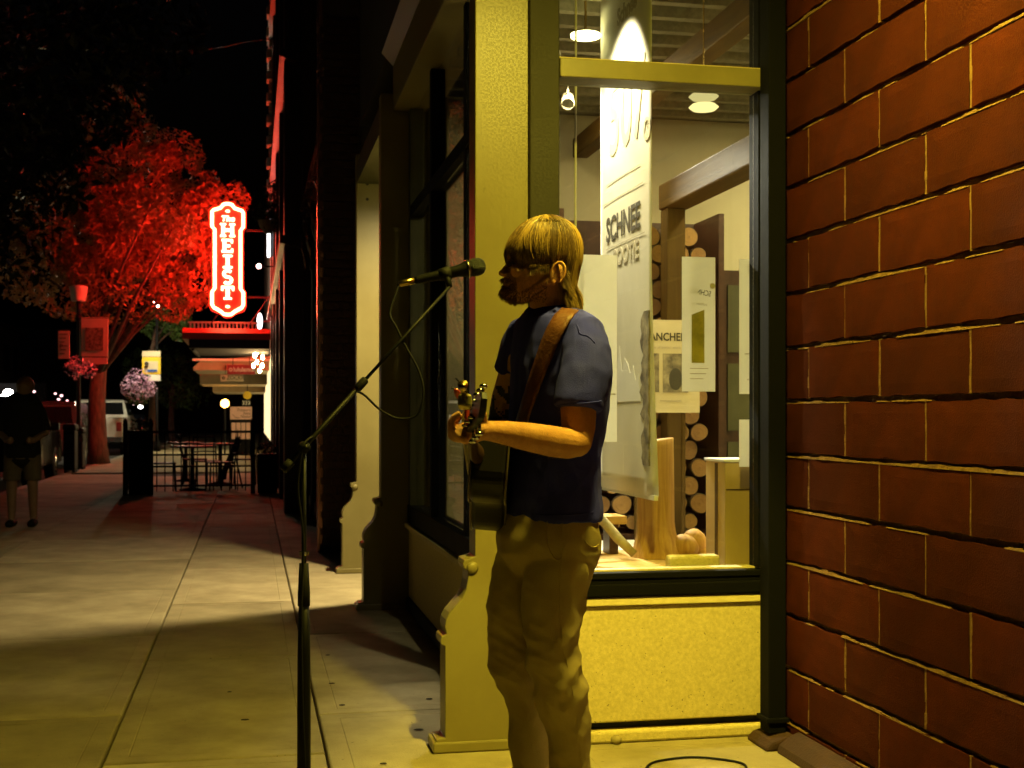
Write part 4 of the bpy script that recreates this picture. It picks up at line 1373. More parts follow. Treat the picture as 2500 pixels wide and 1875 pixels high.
# shoes
for (px, d) in ((1388, 3.53), (1294, 3.69)):
    c = W(px, 2000, d); c.z = 0
    sh_ = MB()
    rows = []
    for k in range(11):
        t = k / 10
        w_ = .036 + .016 * math.sin(PI * min(1, t * 1.15)); h = (.085 if t < .35 else .085 - .045 * (t - .35) / .65)
        cc = c + DV * (-.09 + .27 * t)
        s1 = w_ * (1 if 0 < k < 10 else .5)
        rows.append([cc + LV * s1 + ZV * .0, cc + LV * s1 + ZV * h * .55, cc + LV * s1 * .55 + ZV * h, cc - LV * s1 * .55 + ZV * h, cc - LV * s1 + ZV * h * .55, cc - LV * s1])
    sh_.grid(rows, close=True); n0 = len(sh_.v)
    sh_.f.append(tuple(range(n0 - 66, n0 - 60))); sh_.f.append(tuple(range(n0 - 6, n0)))
    so = sh_.build("shoe", M['leather'], man, smooth=True); recalc(so)

# ---- hair: a cap under many combed strands
HC = W(1326, 622, HD)
crown = HC + RV * .022 + ZV * .103
AX_F = -RV; AX_S = -FV
RF, RS, RU = .1065, .0850, .107


def end_py(beta):
    b = abs(beta)
    if b < 22: return 634
    if b < 55: return 634 + (b - 22) / 33 * 16
    if b < 82: return 652 + (b - 55) / 27 * 6
    if b < 96: return 658
    if b < 118: return 650
    if b < 128: return 650 + (b - 118) / 10 * 80
    return 745


def hair_pt(beta, al, k=1.0):
    """beta: azimuth (deg) from the front; al: angle down from the crown"""
    a = R_(al); b = R_(beta)
    d = AX_F * math.sin(a) * math.cos(b) * RF + AX_S * math.sin(a) * math.sin(b) * RS + ZV * math.cos(a) * RU
    sh_ = RV * (.022 * max(0, math.cos(a)))
    return HC + (d + sh_ * .6) * k


rh = random.Random(21)
cap = MB()
rows = []
NB = 72
for i in range(15):
    row = []
    for j in range(NB):
        beta = -180 + 360 * j / NB
        zt = EYE.z + (1015 - end_py(beta)) / FPX * HD
        ct = max(-1, min(1, (zt - HC.z) / RU))
        amax = min(math.degrees(math.acos(ct)), 112)
        row.append(hair_pt(beta, (amax - 15) * i / 14 + .3, .955))
    rows.append(row)
cap.grid(rows, close=True)
hair = cap.build("hair", M['hair_dark'], man, smooth=True)


def strand(mb, pts, r0):
    n = len(pts)
    base_ = len(mb.v)
    for i, p in enumerate(pts):
        t = (pts[min(i + 1, n - 1)] - pts[max(i - 1, 0)])
        t = t.normalized() if t.length > 1e-7 else Vector((0, 0, -1))
        a = t.orthogonal().normalized(); b = t.cross(a)
        f = i / (n - 1)
        r = r0 * (1 - .75 * f * f)
        for k in range(3):
            th = 2.094 * k
            mb.v.append(tuple(p + a * (r * math.cos(th)) + b * (r * math.sin(th))))
    for i in range(n - 1):
        for k in range(3):
            k2 = (k + 1) % 3
            mb.f.append((base_ + i * 3 + k, base_ + i * 3 + k2, base_ + (i + 1) * 3 + k2, base_ + (i + 1) * 3 + k))


HS = MB(); HD_ = MB()
for lk in range(430):
    bl = rh.uniform(-180, 180)
    a_l = 2 + 66 * rh.random() ** 1.15
    ep_l = end_py(bl) + rh.gauss(0, 10) + (6 if rh.random() < .3 else 0)
    k_l = rh.uniform(.975, 1.03)
    dk = rh.random() < .48
    sway = rh.gauss(0, 13 if abs(bl) < 100 else 7) + (5 if bl > 0 else -5)
    for si in range(13):
        beta0 = bl + rh.gauss(0, 6.0)
        a0 = max(1.5, a_l + rh.gauss(0, 5))
        ep = ep_l + rh.gauss(0, 3.2)
        zt = EYE.z + (1015 - ep) / FPX * HD
        k0 = k_l + rh.gauss(0, .006)
        def bt(f): return beta0 + (bl + sway + rh.gauss(0, .35) - beta0) * (f ** 1.4) * .8
        pts = []
        ct = (zt - HC.z) / RU
        if ct > -.35:
            a1 = math.degrees(math.acos(max(-1, min(1, ct))))
            if a1 <= a0 + 14: a0 = max(1.5, a1 - 45)
            for i in range(11):
                f = i / 10
                lift = .014 * math.sin(PI * f) + (.012 * max(0, f - .75) / .25 if lk % 5 == 0 else 0)
                pts.append(hair_pt(bt(f), a0 + (a1 - a0) * f, (k0 + lift * .35) * (.985 if (f > .93 and abs(bl) < 60) else 1)))
        else:
            a1 = 100
            for i in range(7):
                f = i / 6
                pts.append(hair_pt(bt(f * .7), a0 + (a1 - a0) * f, k0))
            p = pts[-1]
            rad = (p - HC); rad.z = 0
            side = ZV.cross(rad.normalized()) * .004 * math.sin(lk * 1.7)
            for i in range(1, 7):
                f = i / 6
                q_ = p.copy(); q_.z = p.z + (zt - p.z) * f
                q_ -= rad * (.15 * math.sin(f * 2.2) - (.16 * max(0, f - .6) / .4 if lk % 3 else 0))
                pts.append(q_ + side * f)
        strand(HD_ if dk else HS, pts, rh.uniform(.0009, .0017))
HS.build("strands", M['hair'], hair, smooth=True)
HD_.build("dark_strands", M['hair_dark'], hair, smooth=True)
# loose flyaway hairs on top
FL = MB()
for i in range(40):
    beta = rh.uniform(-180, 180)
    a0 = rh.uniform(5, 35)
    pts = [hair_pt(beta + k * 4, a0 + k * 7, 1.01 + .028 * math.sin(PI * k / 6) * rh.uniform(.6, 1.4)) for k in range(7)]
    strand(FL, pts, .0005)
FL.build("flyaway_strands", M['hair'], hair, smooth=True)
# beard and moustache
BD = MB()
cand = []
inv = FPX
for v in body.data.vertices:
    q = v.co - EYE
    d = q.dot(FV)
    if d < 3.42 or d > 3.68: continue
    px = 1250 + q.dot(RV) / d * FPX; py = 1015 - q.z / d * FPX
    if py < 673 or py > 745 or px > 1345: continue
    dens = 0
    if 678 < py < 688 and px < 1258 and abs(d - HD) < .034: dens = .7
    elif py >= 696 and px < 1262: dens = .62
    elif 686 <= py < 698 and 1246 < px < 1262: dens = .5
    elif py > 712 - (px - 1262) * .35 and px < 1335: dens = .35
    if px > 1345 or (py > 735 and px > 1290): dens = 0
    if dens: cand.append((v.co.copy(), v.normal.copy(), dens, px))
rh.shuffle(cand)
cnt = 0
for (c, n_, dens, px) in cand * 3:
    if rh.random() > dens or cnt > 2400: continue
    cnt += 1
    ln = rh.uniform(.005, .010) * (1.15 if px < 1262 else .7)
    dr_ = (n_ * .65 - ZV * .75 - RV * .12 + Vector((rh.gauss(0, .18), rh.gauss(0, .18), rh.gauss(0, .12)))).normalized()
    j = Vector((rh.gauss(0, .0012), rh.gauss(0, .0012), rh.gauss(0, .0012)))
    strand(BD, [c + j - n_ * .001, c + j + dr_ * ln * .5, c + j + (dr_ - ZV * .3).normalized() * ln], rh.uniform(.0006, .0010))
BD.build("beard", M['beard'], man, smooth=True)
# fine hair on the near forearm
AH = MB()
fv = [(v.co.copy(), v.normal.copy()) for v in body.data.vertices if 2.98 < (v.co - EYE).dot(FV) < 3.40 and 1.05 < v.co.z < 1.26]
rh.shuffle(fv)
wr_ = W(1180, 1050, 3.02); el_ = W(1400, 1080, 3.35)
adir = (wr_ - el_).normalized()
for c, n_ in fv[:1500]:
    px = 1250 + (c - EYE).dot(RV) / (c - EYE).dot(FV) * FPX
    if px < 1205 or px > 1385: continue
    dr_ = (adir * .8 + n_ * .45 - ZV * .3 + Vector((rh.gauss(0, .2), rh.gauss(0, .2), rh.gauss(0, .2)))).normalized()
    ln = rh.uniform(.005, .010)
    strand(AH, [c, c + dr_ * ln * .5, c + (dr_ + adir * .4).normalized() * ln], .00028)
AH.build("arm_hair", M['hair'], man, smooth=True)
# tattoo on the far upper arm: a ragged dark patch round a lighter oval
TT = MB()
for iy in range(26):
    for ix in range(22):
        px, py = 1186 + ix * 3.6, 942 + iy * 4.4
        e = ((px - 1221) / 17) ** 2 + ((py - 990) / 24) ** 2
        if e < 1 + .5 * noise.noise((px * .1, py * .1, 0)) and not (e > .3 and py > 992 and noise.noise((px * .22, py * .22, 3)) > .05): continue
        if noise.noise((px * .05, py * .05, 8)) < -.22: continue
        q4 = [cast(bvh_body, px + a, py + b_) for a, b_ in ((0, 0), (3.6, 0), (3.6, 4.4), (0, 4.4))]
        if any(p is None for p, _ in q4): continue
        if any((p - EYE).dot(FV) < 3.6 for p, _ in q4): continue
        TT.add([p + n_ * .0008 for p, n_ in q4], [(0, 1, 2, 3)])
if TT.v: TT.build("tattoo", M['tattoo'], body)

# ================================================================== THE GUITAR
N_ = W(1141, 1032, 2.985)
J_ = W(1152, 1108, 3.29)
EL = (N_ - J_).normalized()
n0_ = (-RV * 1.0 + FV * .10 + ZV * .06)
EN = (n0_ - EL * n0_.dot(EL)).normalized()
ET = EN.cross(EL).normalized()
def G(l, t, n_):          # l towards the headstock from the body joint, t across, n out of the soundboard
    return J_ + EL * l + ET * t + EN * n_
gt = empty("acoustic_guitar", G(-.25, 0, 0), "glossy black acoustic guitar held by the musician, headstock towards the viewer", "guitar")
half = [(0, .0), (.0, .052), (-.012, .092), (-.05, .122), (-.10, .130), (-.15, .122), (-.19, .112), (-.225, .112), (-.27, .130), (-.33, .160), (-.38, .166), (-.43, .150), (-.463, .10), (-.475, .04), (-.476, 0)]
half = [(l * .94, t * .80) for l, t in half]
half = [(p_.x, p_.y) for p_ in smooth_path([V(l, t, 0) for l, t in half[1:-1]], 4)]
poly = half + [(l, -t) for l, t in reversed(half)]
gb = MB().prism(poly, -.092, 0.0, lambda u, v, w: G(u, v, w)).build("body", M['guitar'], gt, bevel=.010, seg=3); recalc(gb)
pl_ = [G(u * 1.0, v * 1.004, .0015) for u, v in poly]
MB().tube(pl_ + [pl_[0]], .003, 6, cap=False).build("binding", M['binding'], gb, smooth=True)
pl_ = [G(u * 1.0, v * 1.004, -.0935) for u, v in poly]
MB().tube(pl_ + [pl_[0]], .003, 6, cap=False).build("binding", M['binding'], gb, smooth=True)
qn = EN.to_track_quat('Z', 'Y').to_matrix()
MB().lathe([(.052, .0005), (.052, .002), (.044, .0025), (.0001, .0012)], G(-.12, 0, 0), 30, qn, cap=False).build("soundhole", M['black_matte'], gt)
MB().prism([(-.335, -.075), (-.335, .075), (-.31, .06), (-.31, -.06)], .0005, .010, lambda u, v, w: G(u, v, w)).build("bridge", M['rosewood'], gt)
MB().tube([G(-.06, 0, -.012), G(.0, 0, -.014), G(.05, 0, -.004), G(.30, 0, -.002), G(.318, 0, -.004)], [(.012, .028), (.018, .027), (.016, .026), (.0125, .0225), (.011, .0215)], 14, ref=EN).build("neck", M['rosewood'], gt, smooth=True)
MB().prism([(-.11, -.027), (-.11, .027), (.318, .0215), (.318, -.0215)], .002, .009, lambda u, v, w: G(u, v, w)).build("fingerboard", M['rosewood'], gt)
MB().prism([(.3185, -.0215), (.3185, .0215), (.323, .0215), (.323, -.0215)], .002, .013, lambda u, v, w: G(u, v, w)).build("nut", M['binding'], gt)
hs = MB().prism([(.323, -.0215), (.323, .0215), (.345, .030), (.44, .035), (.485, .030), (.50, .010), (.50, -.010), (.485, -.030), (.44, -.035), (.345, -.030)], -.012, .003, lambda u, v, w: G(u, v, w - (u - .323) * .22)).build("headstock", M['guitar'], gt, bevel=.003)
recalc(hs)
for k in range(3):
    for s_ in (-1, 1):
        u = .365 + .038 * k
        nn_ = -.004 - (u - .323) * .22
        tn = empty("tuner", G(u, .0, nn_)); tn.parent = gt; tn.matrix_parent_inverse = gt.matrix_basis.inverted()
        MB().tube([G(u, s_ * .020, nn_ + .004), G(u, s_ * .020, nn_ + .022)], .0032, 8).build("tuning_post", M['chrome'], gt, smooth=True)
        MB().tube([G(u, s_ * .030, nn_ - .006), G(u, s_ * .048, nn_ - .006)], .0035, 8).build("tuner_shaft", M['chrome'], gt, smooth=True)
        MB().ell(G(u, s_ * .055, nn_ - .006), .0095, .0085, .0065).build("tuner_button", M['chrome'], gt, smooth=True)
        bpy.data.objects.remove(tn)
for k in range(6):
    t = -.0165 + .0066 * k
    MB().tube([G(-.325, t * 1.6, .012), G(.32, t, .0135), G(.345 + .03 * (k % 3), .020 * (1 if k > 2 else -1), .004)], .0007, 5).build("string", M['string'], gt)
# clipped capo and curling string ends on the headstock
cp = empty("capo", G(.46, 0, 0), "shiny gold and red clip on the tip of the guitar headstock", "clip")
MB().cbox(G(.475, .006, .0), .036, .030, .030, m=Matrix((EL, ET, EN)).transposed()).build("jaw", M['capo'], cp, bevel=.006)
MB().tube([G(.488, .012, .0), G(.520, .022, .004), G(.535, .028, .004)], [.008, .007, .012], 12).build("knob", M['brass'], cp, smooth=True)
MB().tube([G(.44, .02, .012), G(.455, .030, .020), G(.478, .030, .022)], [.006, .008, .005], 10).build("grip", M['red_plastic'], cp, smooth=True)
MB().cbox(G(.395, -.004, -.003), .055, .030, .010, m=Matrix((EL, ET, EN)).transposed()).build("pad", M['red_plastic'], cp, bevel=.004)
for pts in ([W(1142, 956, 2.86), W(1133, 945, 2.855), W(1124, 935, 2.85), W(1112, 923, 2.85)], [W(1122, 968, 2.88), W(1116, 955, 2.87), W(1108, 949, 2.87), W(1101, 947, 2.87)]):
    MB().tube(smooth_path(pts), .0018, 6).build("string_end", M['black'], gt, smooth=True)
# strap across the chest, laid over shirt
def lay(px, py, lift=.006):
    best = None
    d = (W(px, py, 1.0) - EYE).normalized()
    for bv in ((bvh_shirt, bvh_body) if py < 790 else (bvh_shirt,)):
        h = bv.ray_cast(EYE, d)
        if h[0] is not None and (best is None or h[3] < best[2]):
            best = (h[0], h[1], h[3])
    return (best[0] + best[1] * lift) if best else None
edges = [((1372, 757), (1412, 762)), ((1356, 772), (1394, 786)), ((1340, 800), (1376, 818)), ((1326, 832), (1360, 850)), ((1312, 872), (1344, 890)), ((1298, 915), (1328, 930)), ((1284, 960), (1312, 972)), ((1272, 1000), (1298, 1012)), ((1262, 1035), (1288, 1046)), ((1256, 1060), (1280, 1070))]
rowsA = []
for (a, b_) in edges:
    row = []
    for k in range(5):
        f = k / 4
        p_ = lay(a[0] + (b_[0] - a[0]) * f, a[1] + (b_[1] - a[1]) * f)
        row.append(p_)
    if all(p_ is not None for p_ in row): rowsA.append(row)
sp = MB(); sp.grid(rowsA)
so = sp.build("strap", M['leather'], gt, smooth=True)
md = so.modifiers.new("solid", 'SOLIDIFY'); md.thickness = .003; md.offset = 0
# strap over the back of the shoulder
bk_ = [W(1392, 760, 3.50), W(1410, 765, 3.56), W(1415, 800, 3.64), W(1405, 880, 3.70), W(1380, 1000, 3.72), W(1330, 1120, 3.74), W(1270, 1190, 3.74)]
MB().tube(smooth_path(bk_, 5), [(.0025, .022)] * (len(bk_) * 5 - 4), 8, ref=DV).build("strap_back", M['leather'], gt, smooth=True)

# ================================================================== TREES
def leaf_cloud(centres, n, size, seed, shade=None):
    rr = random.Random(seed)
    b = MB()
    for i in range(n):
        c, rad = rr.choices(centres, [x[1] ** 2 for x in centres])[0]
        while True:
            q = Vector((rr.uniform(-1, 1), rr.uniform(-1, 1), rr.uniform(-1, 1)))
            if .05 < q.length <= 1: break
        q = q.normalized() * (q.length ** .45)
        p = Vector(c) + q * rad
        if noise.noise(p * 1.5) < -.16: continue
        s = size * rr.uniform(.6, 1.3)
        nrm = (q.normalized() * .6 + Vector((rr.gauss(0, .6), rr.gauss(0, .6), rr.gauss(0, .6) + .3))).normalized()
        a = nrm.orthogonal().normalized()
        a.rotate(Matrix.Rotation(rr.uniform(0, 6.28), 3, nrm))
        c_ = nrm.cross(a)
        b.add([p - a * s, p - a * s * .2 + c_ * s * .42, p + a * s, p - a * s * .2 - c_ * s * .42 + nrm * s * .15], [(0, 1, 2, 3)])
    return b


def tree(base, h, r, centres, n, size, lab, leafm, seed, trunk_m='trunk', lean=(0, 0)):
    t = empty("street_tree", base, lab, "tree", "trees along the kerb")
    rr = random.Random(seed)
    P0 = Vector(base)
    path = []; rad = []
    for k in range(9):
        f = k / 8
        path.append(P0 + V(lean[0] * f + .04 * math.sin(f * 5 + seed), lean[1] * f, h * f)); rad.append(r * (1.25 - .2 * min(1, f * 6) - .35 * f))
    tr = MB(); tr.tube(path, rad, 16)
    to = tr.build("trunk", M[trunk_m], t, smooth=True)
    for v in to.data.vertices:
        v.co += Vector((1, 1, 0)) * .03 * r / .2 * noise.noise(v.co * 9)
    for (c, rd) in centres:
        s = path[5] if rr.random() < .5 else path[8]
        c = Vector(c)
        MB().tube([s, s.lerp(c, .5) + V(0, 0, .12), c], [r * .32, r * .16, r * .05], 8).build("limb", M[trunk_m], t, smooth=True)
    cr = leaf_cloud(centres, n, size, seed).build("crown", leafm, t)
    return t


tb_ = W(240, 1135, 31.8); tb_.z = 0
def at(px, py, d): 
    p = W(px, py, d); return (p.x, p.y, p.z)
cents = [(at(240, 560, 32.5), 1.7), (at(340, 500, 32), 1.5), (at(440, 560, 31.3), 1.0), (at(330, 400, 32), 1.2), (at(150, 540, 33), 1.3), (at(450, 670, 31.2), .95), (at(510, 520, 31.3), .8), (at(300, 660, 32), 1.4), (at(180, 670, 32.5), 1.2), (at(400, 450, 31.5), 1.0), (at(290, 300, 32.5), .95), (at(555, 490, 31.2), .55), (at(70, 650, 33), 1.0), (at(420, 730, 31.5), .6), (at(480, 600, 31.2), .8), (at(380, 640, 31.5), 1.0), (at(490, 470, 31.5), .6), (at(340, 580, 31.4), 1.1), (at(260, 480, 31.8), 1.0), (at(430, 380, 32), .7), (at(200, 600, 31.8), .9), (at(420, 560, 28.4), .55), (at(360, 520, 28.6), .6)]
tb_ = W(240, 1133, 32.6); tb_.z = 0
tree((tb_.x, tb_.y, 0), 3.6, .235, cents, 46000, .072, "big leafy street tree glowing red behind the neon sign", M['leaf'], 3)
g2 = W(372, 1088, 46); 
cents = [(at(420, 770, 47), .75), (at(395, 745, 47), .6), (at(440, 800, 47), .5), (at(380, 790, 48), .6)]
tree((g2.x, g2.y, 0), 3.6, .16, cents, 2600, .08, "small bright green tree under the far street lamp", M['leaf2'], 5)
cents = [(at(430, 930, 60), 1.3), (at(400, 900, 60), 1.1), (at(470, 950, 60), 1.0), (at(360, 905, 62), 1.2)]
g3 = W(420, 1075, 60)
tree((g3.x, g3.y, 0), 2.6, .15, cents, 3000, .10, "dark far street tree beyond the flower basket", M['leaf2'], 9)
cents = [(at(40, 300, 16), 1.3), (at(150, 130, 15), 1.2), (at(300, 30, 15), 1.0), (at(0, 560, 17), .8)]
g4 = W(-260, 1200, 16)
tree((g4.x, g4.y, 0), 4.2, .2, cents, 5200, .09, "unlit dark tree overhanging the top left of the street", M['leaf_dark'], 12)

# ================================================================== LAMP POST WITH BANNERS
lp = W(192, 1128, 29.5); lp.z = 0
lpo = empty("lamp_post", (lp.x, lp.y, 0), "dark lamp post with an unlit tapered globe, parking sign and framed banner", "lamp post")
MB().lathe([(.12, 0), (.12, .3), (.07, .36), (.05, .5), (.042, 3.4), (.07, 3.45), (.06, 3.55)], (lp.x, lp.y, 0), 14).build("pole", M['black'], lpo, smooth=True)
zt = W(192, 735, 29.5).z
MB().lathe([(.15, 0), (.16, .02), (.205, .30), (.21, .33), (.12, .36)], (lp.x, lp.y, zt), 18).build("globe", M['globe_off'], lpo, smooth=True)
MB().lathe([(.05, 3.55), (.05, zt)], (lp.x, lp.y, 0), 10).build("neck", M['black'], lpo, smooth=True)
def flat(px0, px1, py0, py1, d, m, name, parent, th=.02, off=0.0):
    a = W(px0, py0, d); b = W(px1, py1, d)
    mm = Matrix((RV, FV, ZV)).transposed()
    c = (a + b) / 2 + FV * off
    return MB().cbox(c, (b - a).dot(RV), th, a.z - b.z, m=mm).build(name, m, parent, bevel=.004)
fb = flat(199, 264, 775, 872, 29.4, M['cream_face'], "banner", lpo)
flat(209, 253, 800, 856, 29.4, M['greyprint'], "banner_picture", fb, .01, -.02)
flat(201, 262, 873, 889, 29.4, M['pink_face'], "banner_foot", fb)
ps = flat(142, 170, 808, 876, 29.3, M['cream_face'], "parking_sign", lpo)
for k in range(6):
    flat(146, 166 - (k % 3) * 4, 815 + k * 9.5, 817 + k * 9.5, 29.3, M['ink'], "sign_line", ps, .008, -.016)
write("sign_arrow", "P", .16, tuple(W(150, 846, 29.3) - FV * .016), RV, ZV, M['ink'], ps, extrude=.002)
for py in (777, 871):
    MB().tube([W(190, py, 29.4), W(264, py, 29.4)], .012, 6).build("bracket", M['black'], lpo)
# red geranium basket on it
gb_ = leaf_cloud([(at(190, 893, 29), .24), (at(175, 905, 29.2), .22), (at(215, 902, 29), .20)], 420, .045, 31).build("hanging_basket", M['flower'])
tag(gb_, "dim hanging flower basket under the parking sign", "flower basket")

# second pole with yellow banner and purple basket
lq = W(383, 1088, 44); lq.z = 0
lq_o = empty("lamp_post", (lq.x, lq.y, 0), "lit street lamp post with a yellow picture banner", "lamp post")
zl = W(381, 744, 44).z
MB().lathe([(.12, 0), (.12, .3), (.07, .36), (.05, .5), (.045, zl - .1)], (lq.x, lq.y, 0), 12).build("pole", M['black'], lq_o, smooth=True)
gl_ = W(381, 744, 41.6)
MB().tube([(lq.x, lq.y, zl - .15), (lq.x, lq.y - 1.2, gl_.z + .25), (gl_.x, gl_.y, gl_.z + .08)], .03, 8).build("lamp_arm", M['black'], lq_o, smooth=True)
MB().ell(gl_, .10, .10, .10, nu=12, nv=8).build("globe", M['street_lamp'], lq_o, smooth=True)
yb_ = flat(347, 392, 872, 914, 43.8, M['yellow_face'], "banner", lq_o)
flat(353, 386, 882, 908, 43.8, M['cream_face'], "banner_picture", yb_, .012, -.02)
flat(360, 384, 902, 908, 43.8, mat("blue_print", (.05, .12, .4), None, 6, .6), "banner_picture", yb_, .012, -.035)
MB().ell(W(359, 888, 43.7) - FV * .05, .07, .02, .07).build("banner_picture", M['ink'], yb_)
flat(347, 392, 857, 871, 43.8, M['cream_face'], "banner_head", yb_)
flat(362, 392, 915, 930, 43.8, M['white_paint'], "banner_foot", yb_)
pb = empty("hanging_basket", at(338, 975, 43), "round purple and pink hanging flower basket below the yellow banner", "flower basket")
leaf_cloud([(at(325, 945, 43), .42), (at(350, 945, 43), .42), (at(338, 930, 43), .45), (at(338, 955, 43), .40), (at(312, 950, 43), .25), (at(365, 950, 43), .25)], 1500, .05, 41).build("blossoms", M['flower'], pb)
leaf_cloud([(at(335, 962, 43), .38), (at(345, 968, 43), .3)], 320, .06, 43).build("foliage", M['flowerleaf'], pb)

# ================================================================== BINS AND VEHICLES
for i, (x0, x1, yt, yb2, d, lab) in enumerate([(159, 186, 1040, 1158, 27.6, "black litter bin standing nearest the dark parked van"), (190, 205, 1045, 1146, 29.3, "black litter bin right beside the red lit tree trunk")]):
    c = W((x0 + x1) / 2, yb2, d); c.z = 0
    w = (x1 - x0) / FPX * d; h = (yb2 - yt) / FPX * d
    t = empty("litter_bin", (c.x, c.y, 0), lab, "litter bin", "litter bins at the kerb")
    MB().box(c.x - w / 2, c.x + w / 2, c.y - .25, c.y + .25, .05, h * .86).build("bin_body", M['black'], t, bevel=.03)
    MB().box(c.x - w / 2 - .02, c.x + w / 2 + .02, c.y - .27, c.y + .27, h * .861, h).build("bin_lid", M['black'], t, bevel=.05)
    MB().box(c.x - .08, c.x + .08, c.y - .255, c.y - .249, h * .66, h * .78).build("bin_mouth", M['black_matte'], t)
    for s in (-1, 1):
        MB().box(c.x + s * w * .35 - .03, c.x + s * w * .35 + .03, c.y - .2, c.y + .2, 0, .0495).build("foot", M['black_matte'], t)


def vehicle(name, xc, yrear, kind, paint, lab, cat, tail=True, z0=-.13, w=1.9):
    t = empty(name, (xc, yrear, z0), lab, cat, "vehicles parked along the kerb")
    if kind == 'suv':
        prof = [(0, .45), (.02, .95), (.10, 1.10), (.32, 1.62), (.6, 1.72), (2.6, 1.70), (3.3, 1.15), (4.4, 1.0), (4.6, .7), (4.55, .35), (.1, .32)]
        glassp = [(.20, 1.14), (.38, 1.58), (2.5, 1.60), (3.05, 1.15)]
    elif kind == 'pickup':
        prof = [(0, .55), (.0, 1.28), (.08, 1.30), (1.95, 1.30), (2.0, 1.32), (2.25, 1.86), (2.5, 1.92), (3.5, 1.90), (4.15, 1.34), (5.3, 1.22), (5.5, .8), (5.45, .45), (.1, .5)]
        glassp = [(2.16, 1.36), (2.36, 1.82), (3.45, 1.82), (3.95, 1.36)]
    else:
        prof = [(0, .42), (.03, .85), (.12, .98), (.75, 1.02), (1.35, 1.42), (2.5, 1.44), (3.25, 1.0), (4.2, .86), (4.4, .6), (4.35, .3), (.1, .3)]
        glassp = [(.9, 1.04), (1.42, 1.37), (2.45, 1.38), (3.0, 1.02)]
    hw_ = w / 2
    b = MB()
    n = len(prof)
    # four cross rings: tucked at the roof
    def xs(z, s):
        k = 0 if z < 1.1 else (z - 1.1) * .28
        return s * (hw_ - k)
    vs = [(xc + xs(z, -1), yrear + y, z0 + z) for y, z in prof] + [(xc + xs(z, 1), yrear + y, z0 + z) for y, z in prof]
    b.add(vs, [tuple(range(n - 1, -1, -1)), tuple(range(n, 2 * n))] + [(i, (i + 1) % n, n + (i + 1) % n, n + i) for i in range(n)])
    bd = b.build("body", M[paint], t, bevel=.05, seg=3); recalc(bd)
    for s in (-1, 1):
        gv = [(xc + xs(z, s) + s * .004, yrear + y, z0 + z) for y, z in glassp]
        gi = [(xc + xs(z, s) - s * .01, yrear + y, z0 + z) for y, z in glassp]
        g = MB(); g.add(gv + gi, [(0, 1, 2, 3), (4, 7, 6, 5)] + [(k, (k + 1) % 4, 4 + (k + 1) % 4, 4 + k) for k in range(4)])
        go = g.build("side_window", M['car_glass'], bd); recalc(go)
    # rear window
    if kind == 'pickup':
        r0, r1 = (2.02, 1.40), (2.22, 1.82)
    elif kind == 'suv':
        r0, r1 = (.13, 1.16), (.31, 1.58)
    else:
        r0, r1 = (.80, 1.07), (1.30, 1.38)
    ww = hw_ * .80
    dn = -.012
    rw = MB(); rw.add([(xc - ww, yrear + r0[0] + dn, z0 + r0[1]), (xc + ww, yrear + r0[0] + dn, z0 + r0[1]), (xc + ww * .92, yrear + r1[0] + dn, z0 + r1[1]), (xc - ww * .92, yrear + r1[0] + dn, z0 + r1[1])], [(0, 1, 2, 3)])
    rwo = rw.build("rear_window", M['car_glass'], bd)
    sd = rwo.modifiers.new("s", 'SOLIDIFY'); sd.thickness = .012
    L = prof[-2][0]
    for y in (.85, L - .95):
        for s in (-1, 1):
            R0 = .36 if kind != 'car' else .32
            wh = MB().lathe([(R0 - .05, -.10), (R0, -.085), (R0, .085), (R0 - .05, .10)], (xc + s * (hw_ - .09), yrear + y, z0 + R0), 22, Matrix.Rotation(PI / 2, 3, 'Y')).build("wheel", M['rubber'], t, smooth=True)
            MB().lathe([(.21, -.012), (.2, .012), (.06, .02)], (xc + s * (hw_ + .015), yrear + y, z0 + R0), 16, Matrix.Rotation(s * PI / 2, 3, 'Y')).build("rim", M['chrome'], wh, smooth=True)
    zl_ = {'suv': .98, 'pickup': .98, 'car': .80}[kind]
    hl = {'suv': .34, 'pickup': .30, 'car': .14}[kind]
    wl = {'suv': .16, 'pickup': .17, 'car': .34}[kind]
    for s in (-1, 1):
        MB().box(xc + s * (hw_ - .08 - wl / 2) - wl / 2, xc + s * (hw_ - .08 - wl / 2) + wl / 2, yrear - .015, yrear + .03, z0 + zl_ - hl / 2, z0 + zl_ + hl / 2).build("tail_light", M['vehicle_glow'] if tail else M['crimson'], bd, bevel=.01)
        MB().box(xc + s * (hw_ - .2) - .08, xc + s * (hw_ - .2) + .08, yrear + L - .02, yrear + L + .02, z0 + .65, z0 + .78).build("head_light", M['white_paint'], bd, bevel=.01)
    MB().box(xc - hw_ * .96, xc + hw_ * .96, yrear - .12, yrear + .05, z0 + .46, z0 + .64).build("bumper", M['chrome'] if kind == 'pickup' else M[paint], bd, bevel=.02)
    MB().box(xc - .16, xc + .16, yrear - .022, yrear - .008, z0 + .74, z0 + .88).build("number_plate", M['cream_face'], bd)
    for s in (-1, 1):
        MB().box(xc + s * (hw_ + .10) - .09, xc + s * (hw_ + .10) + .09, yrear + L * .62, yrear + L * .62 + .08, z0 + 1.05, z0 + 1.22).build("mirror", M[paint], bd, bevel=.02)
    return t


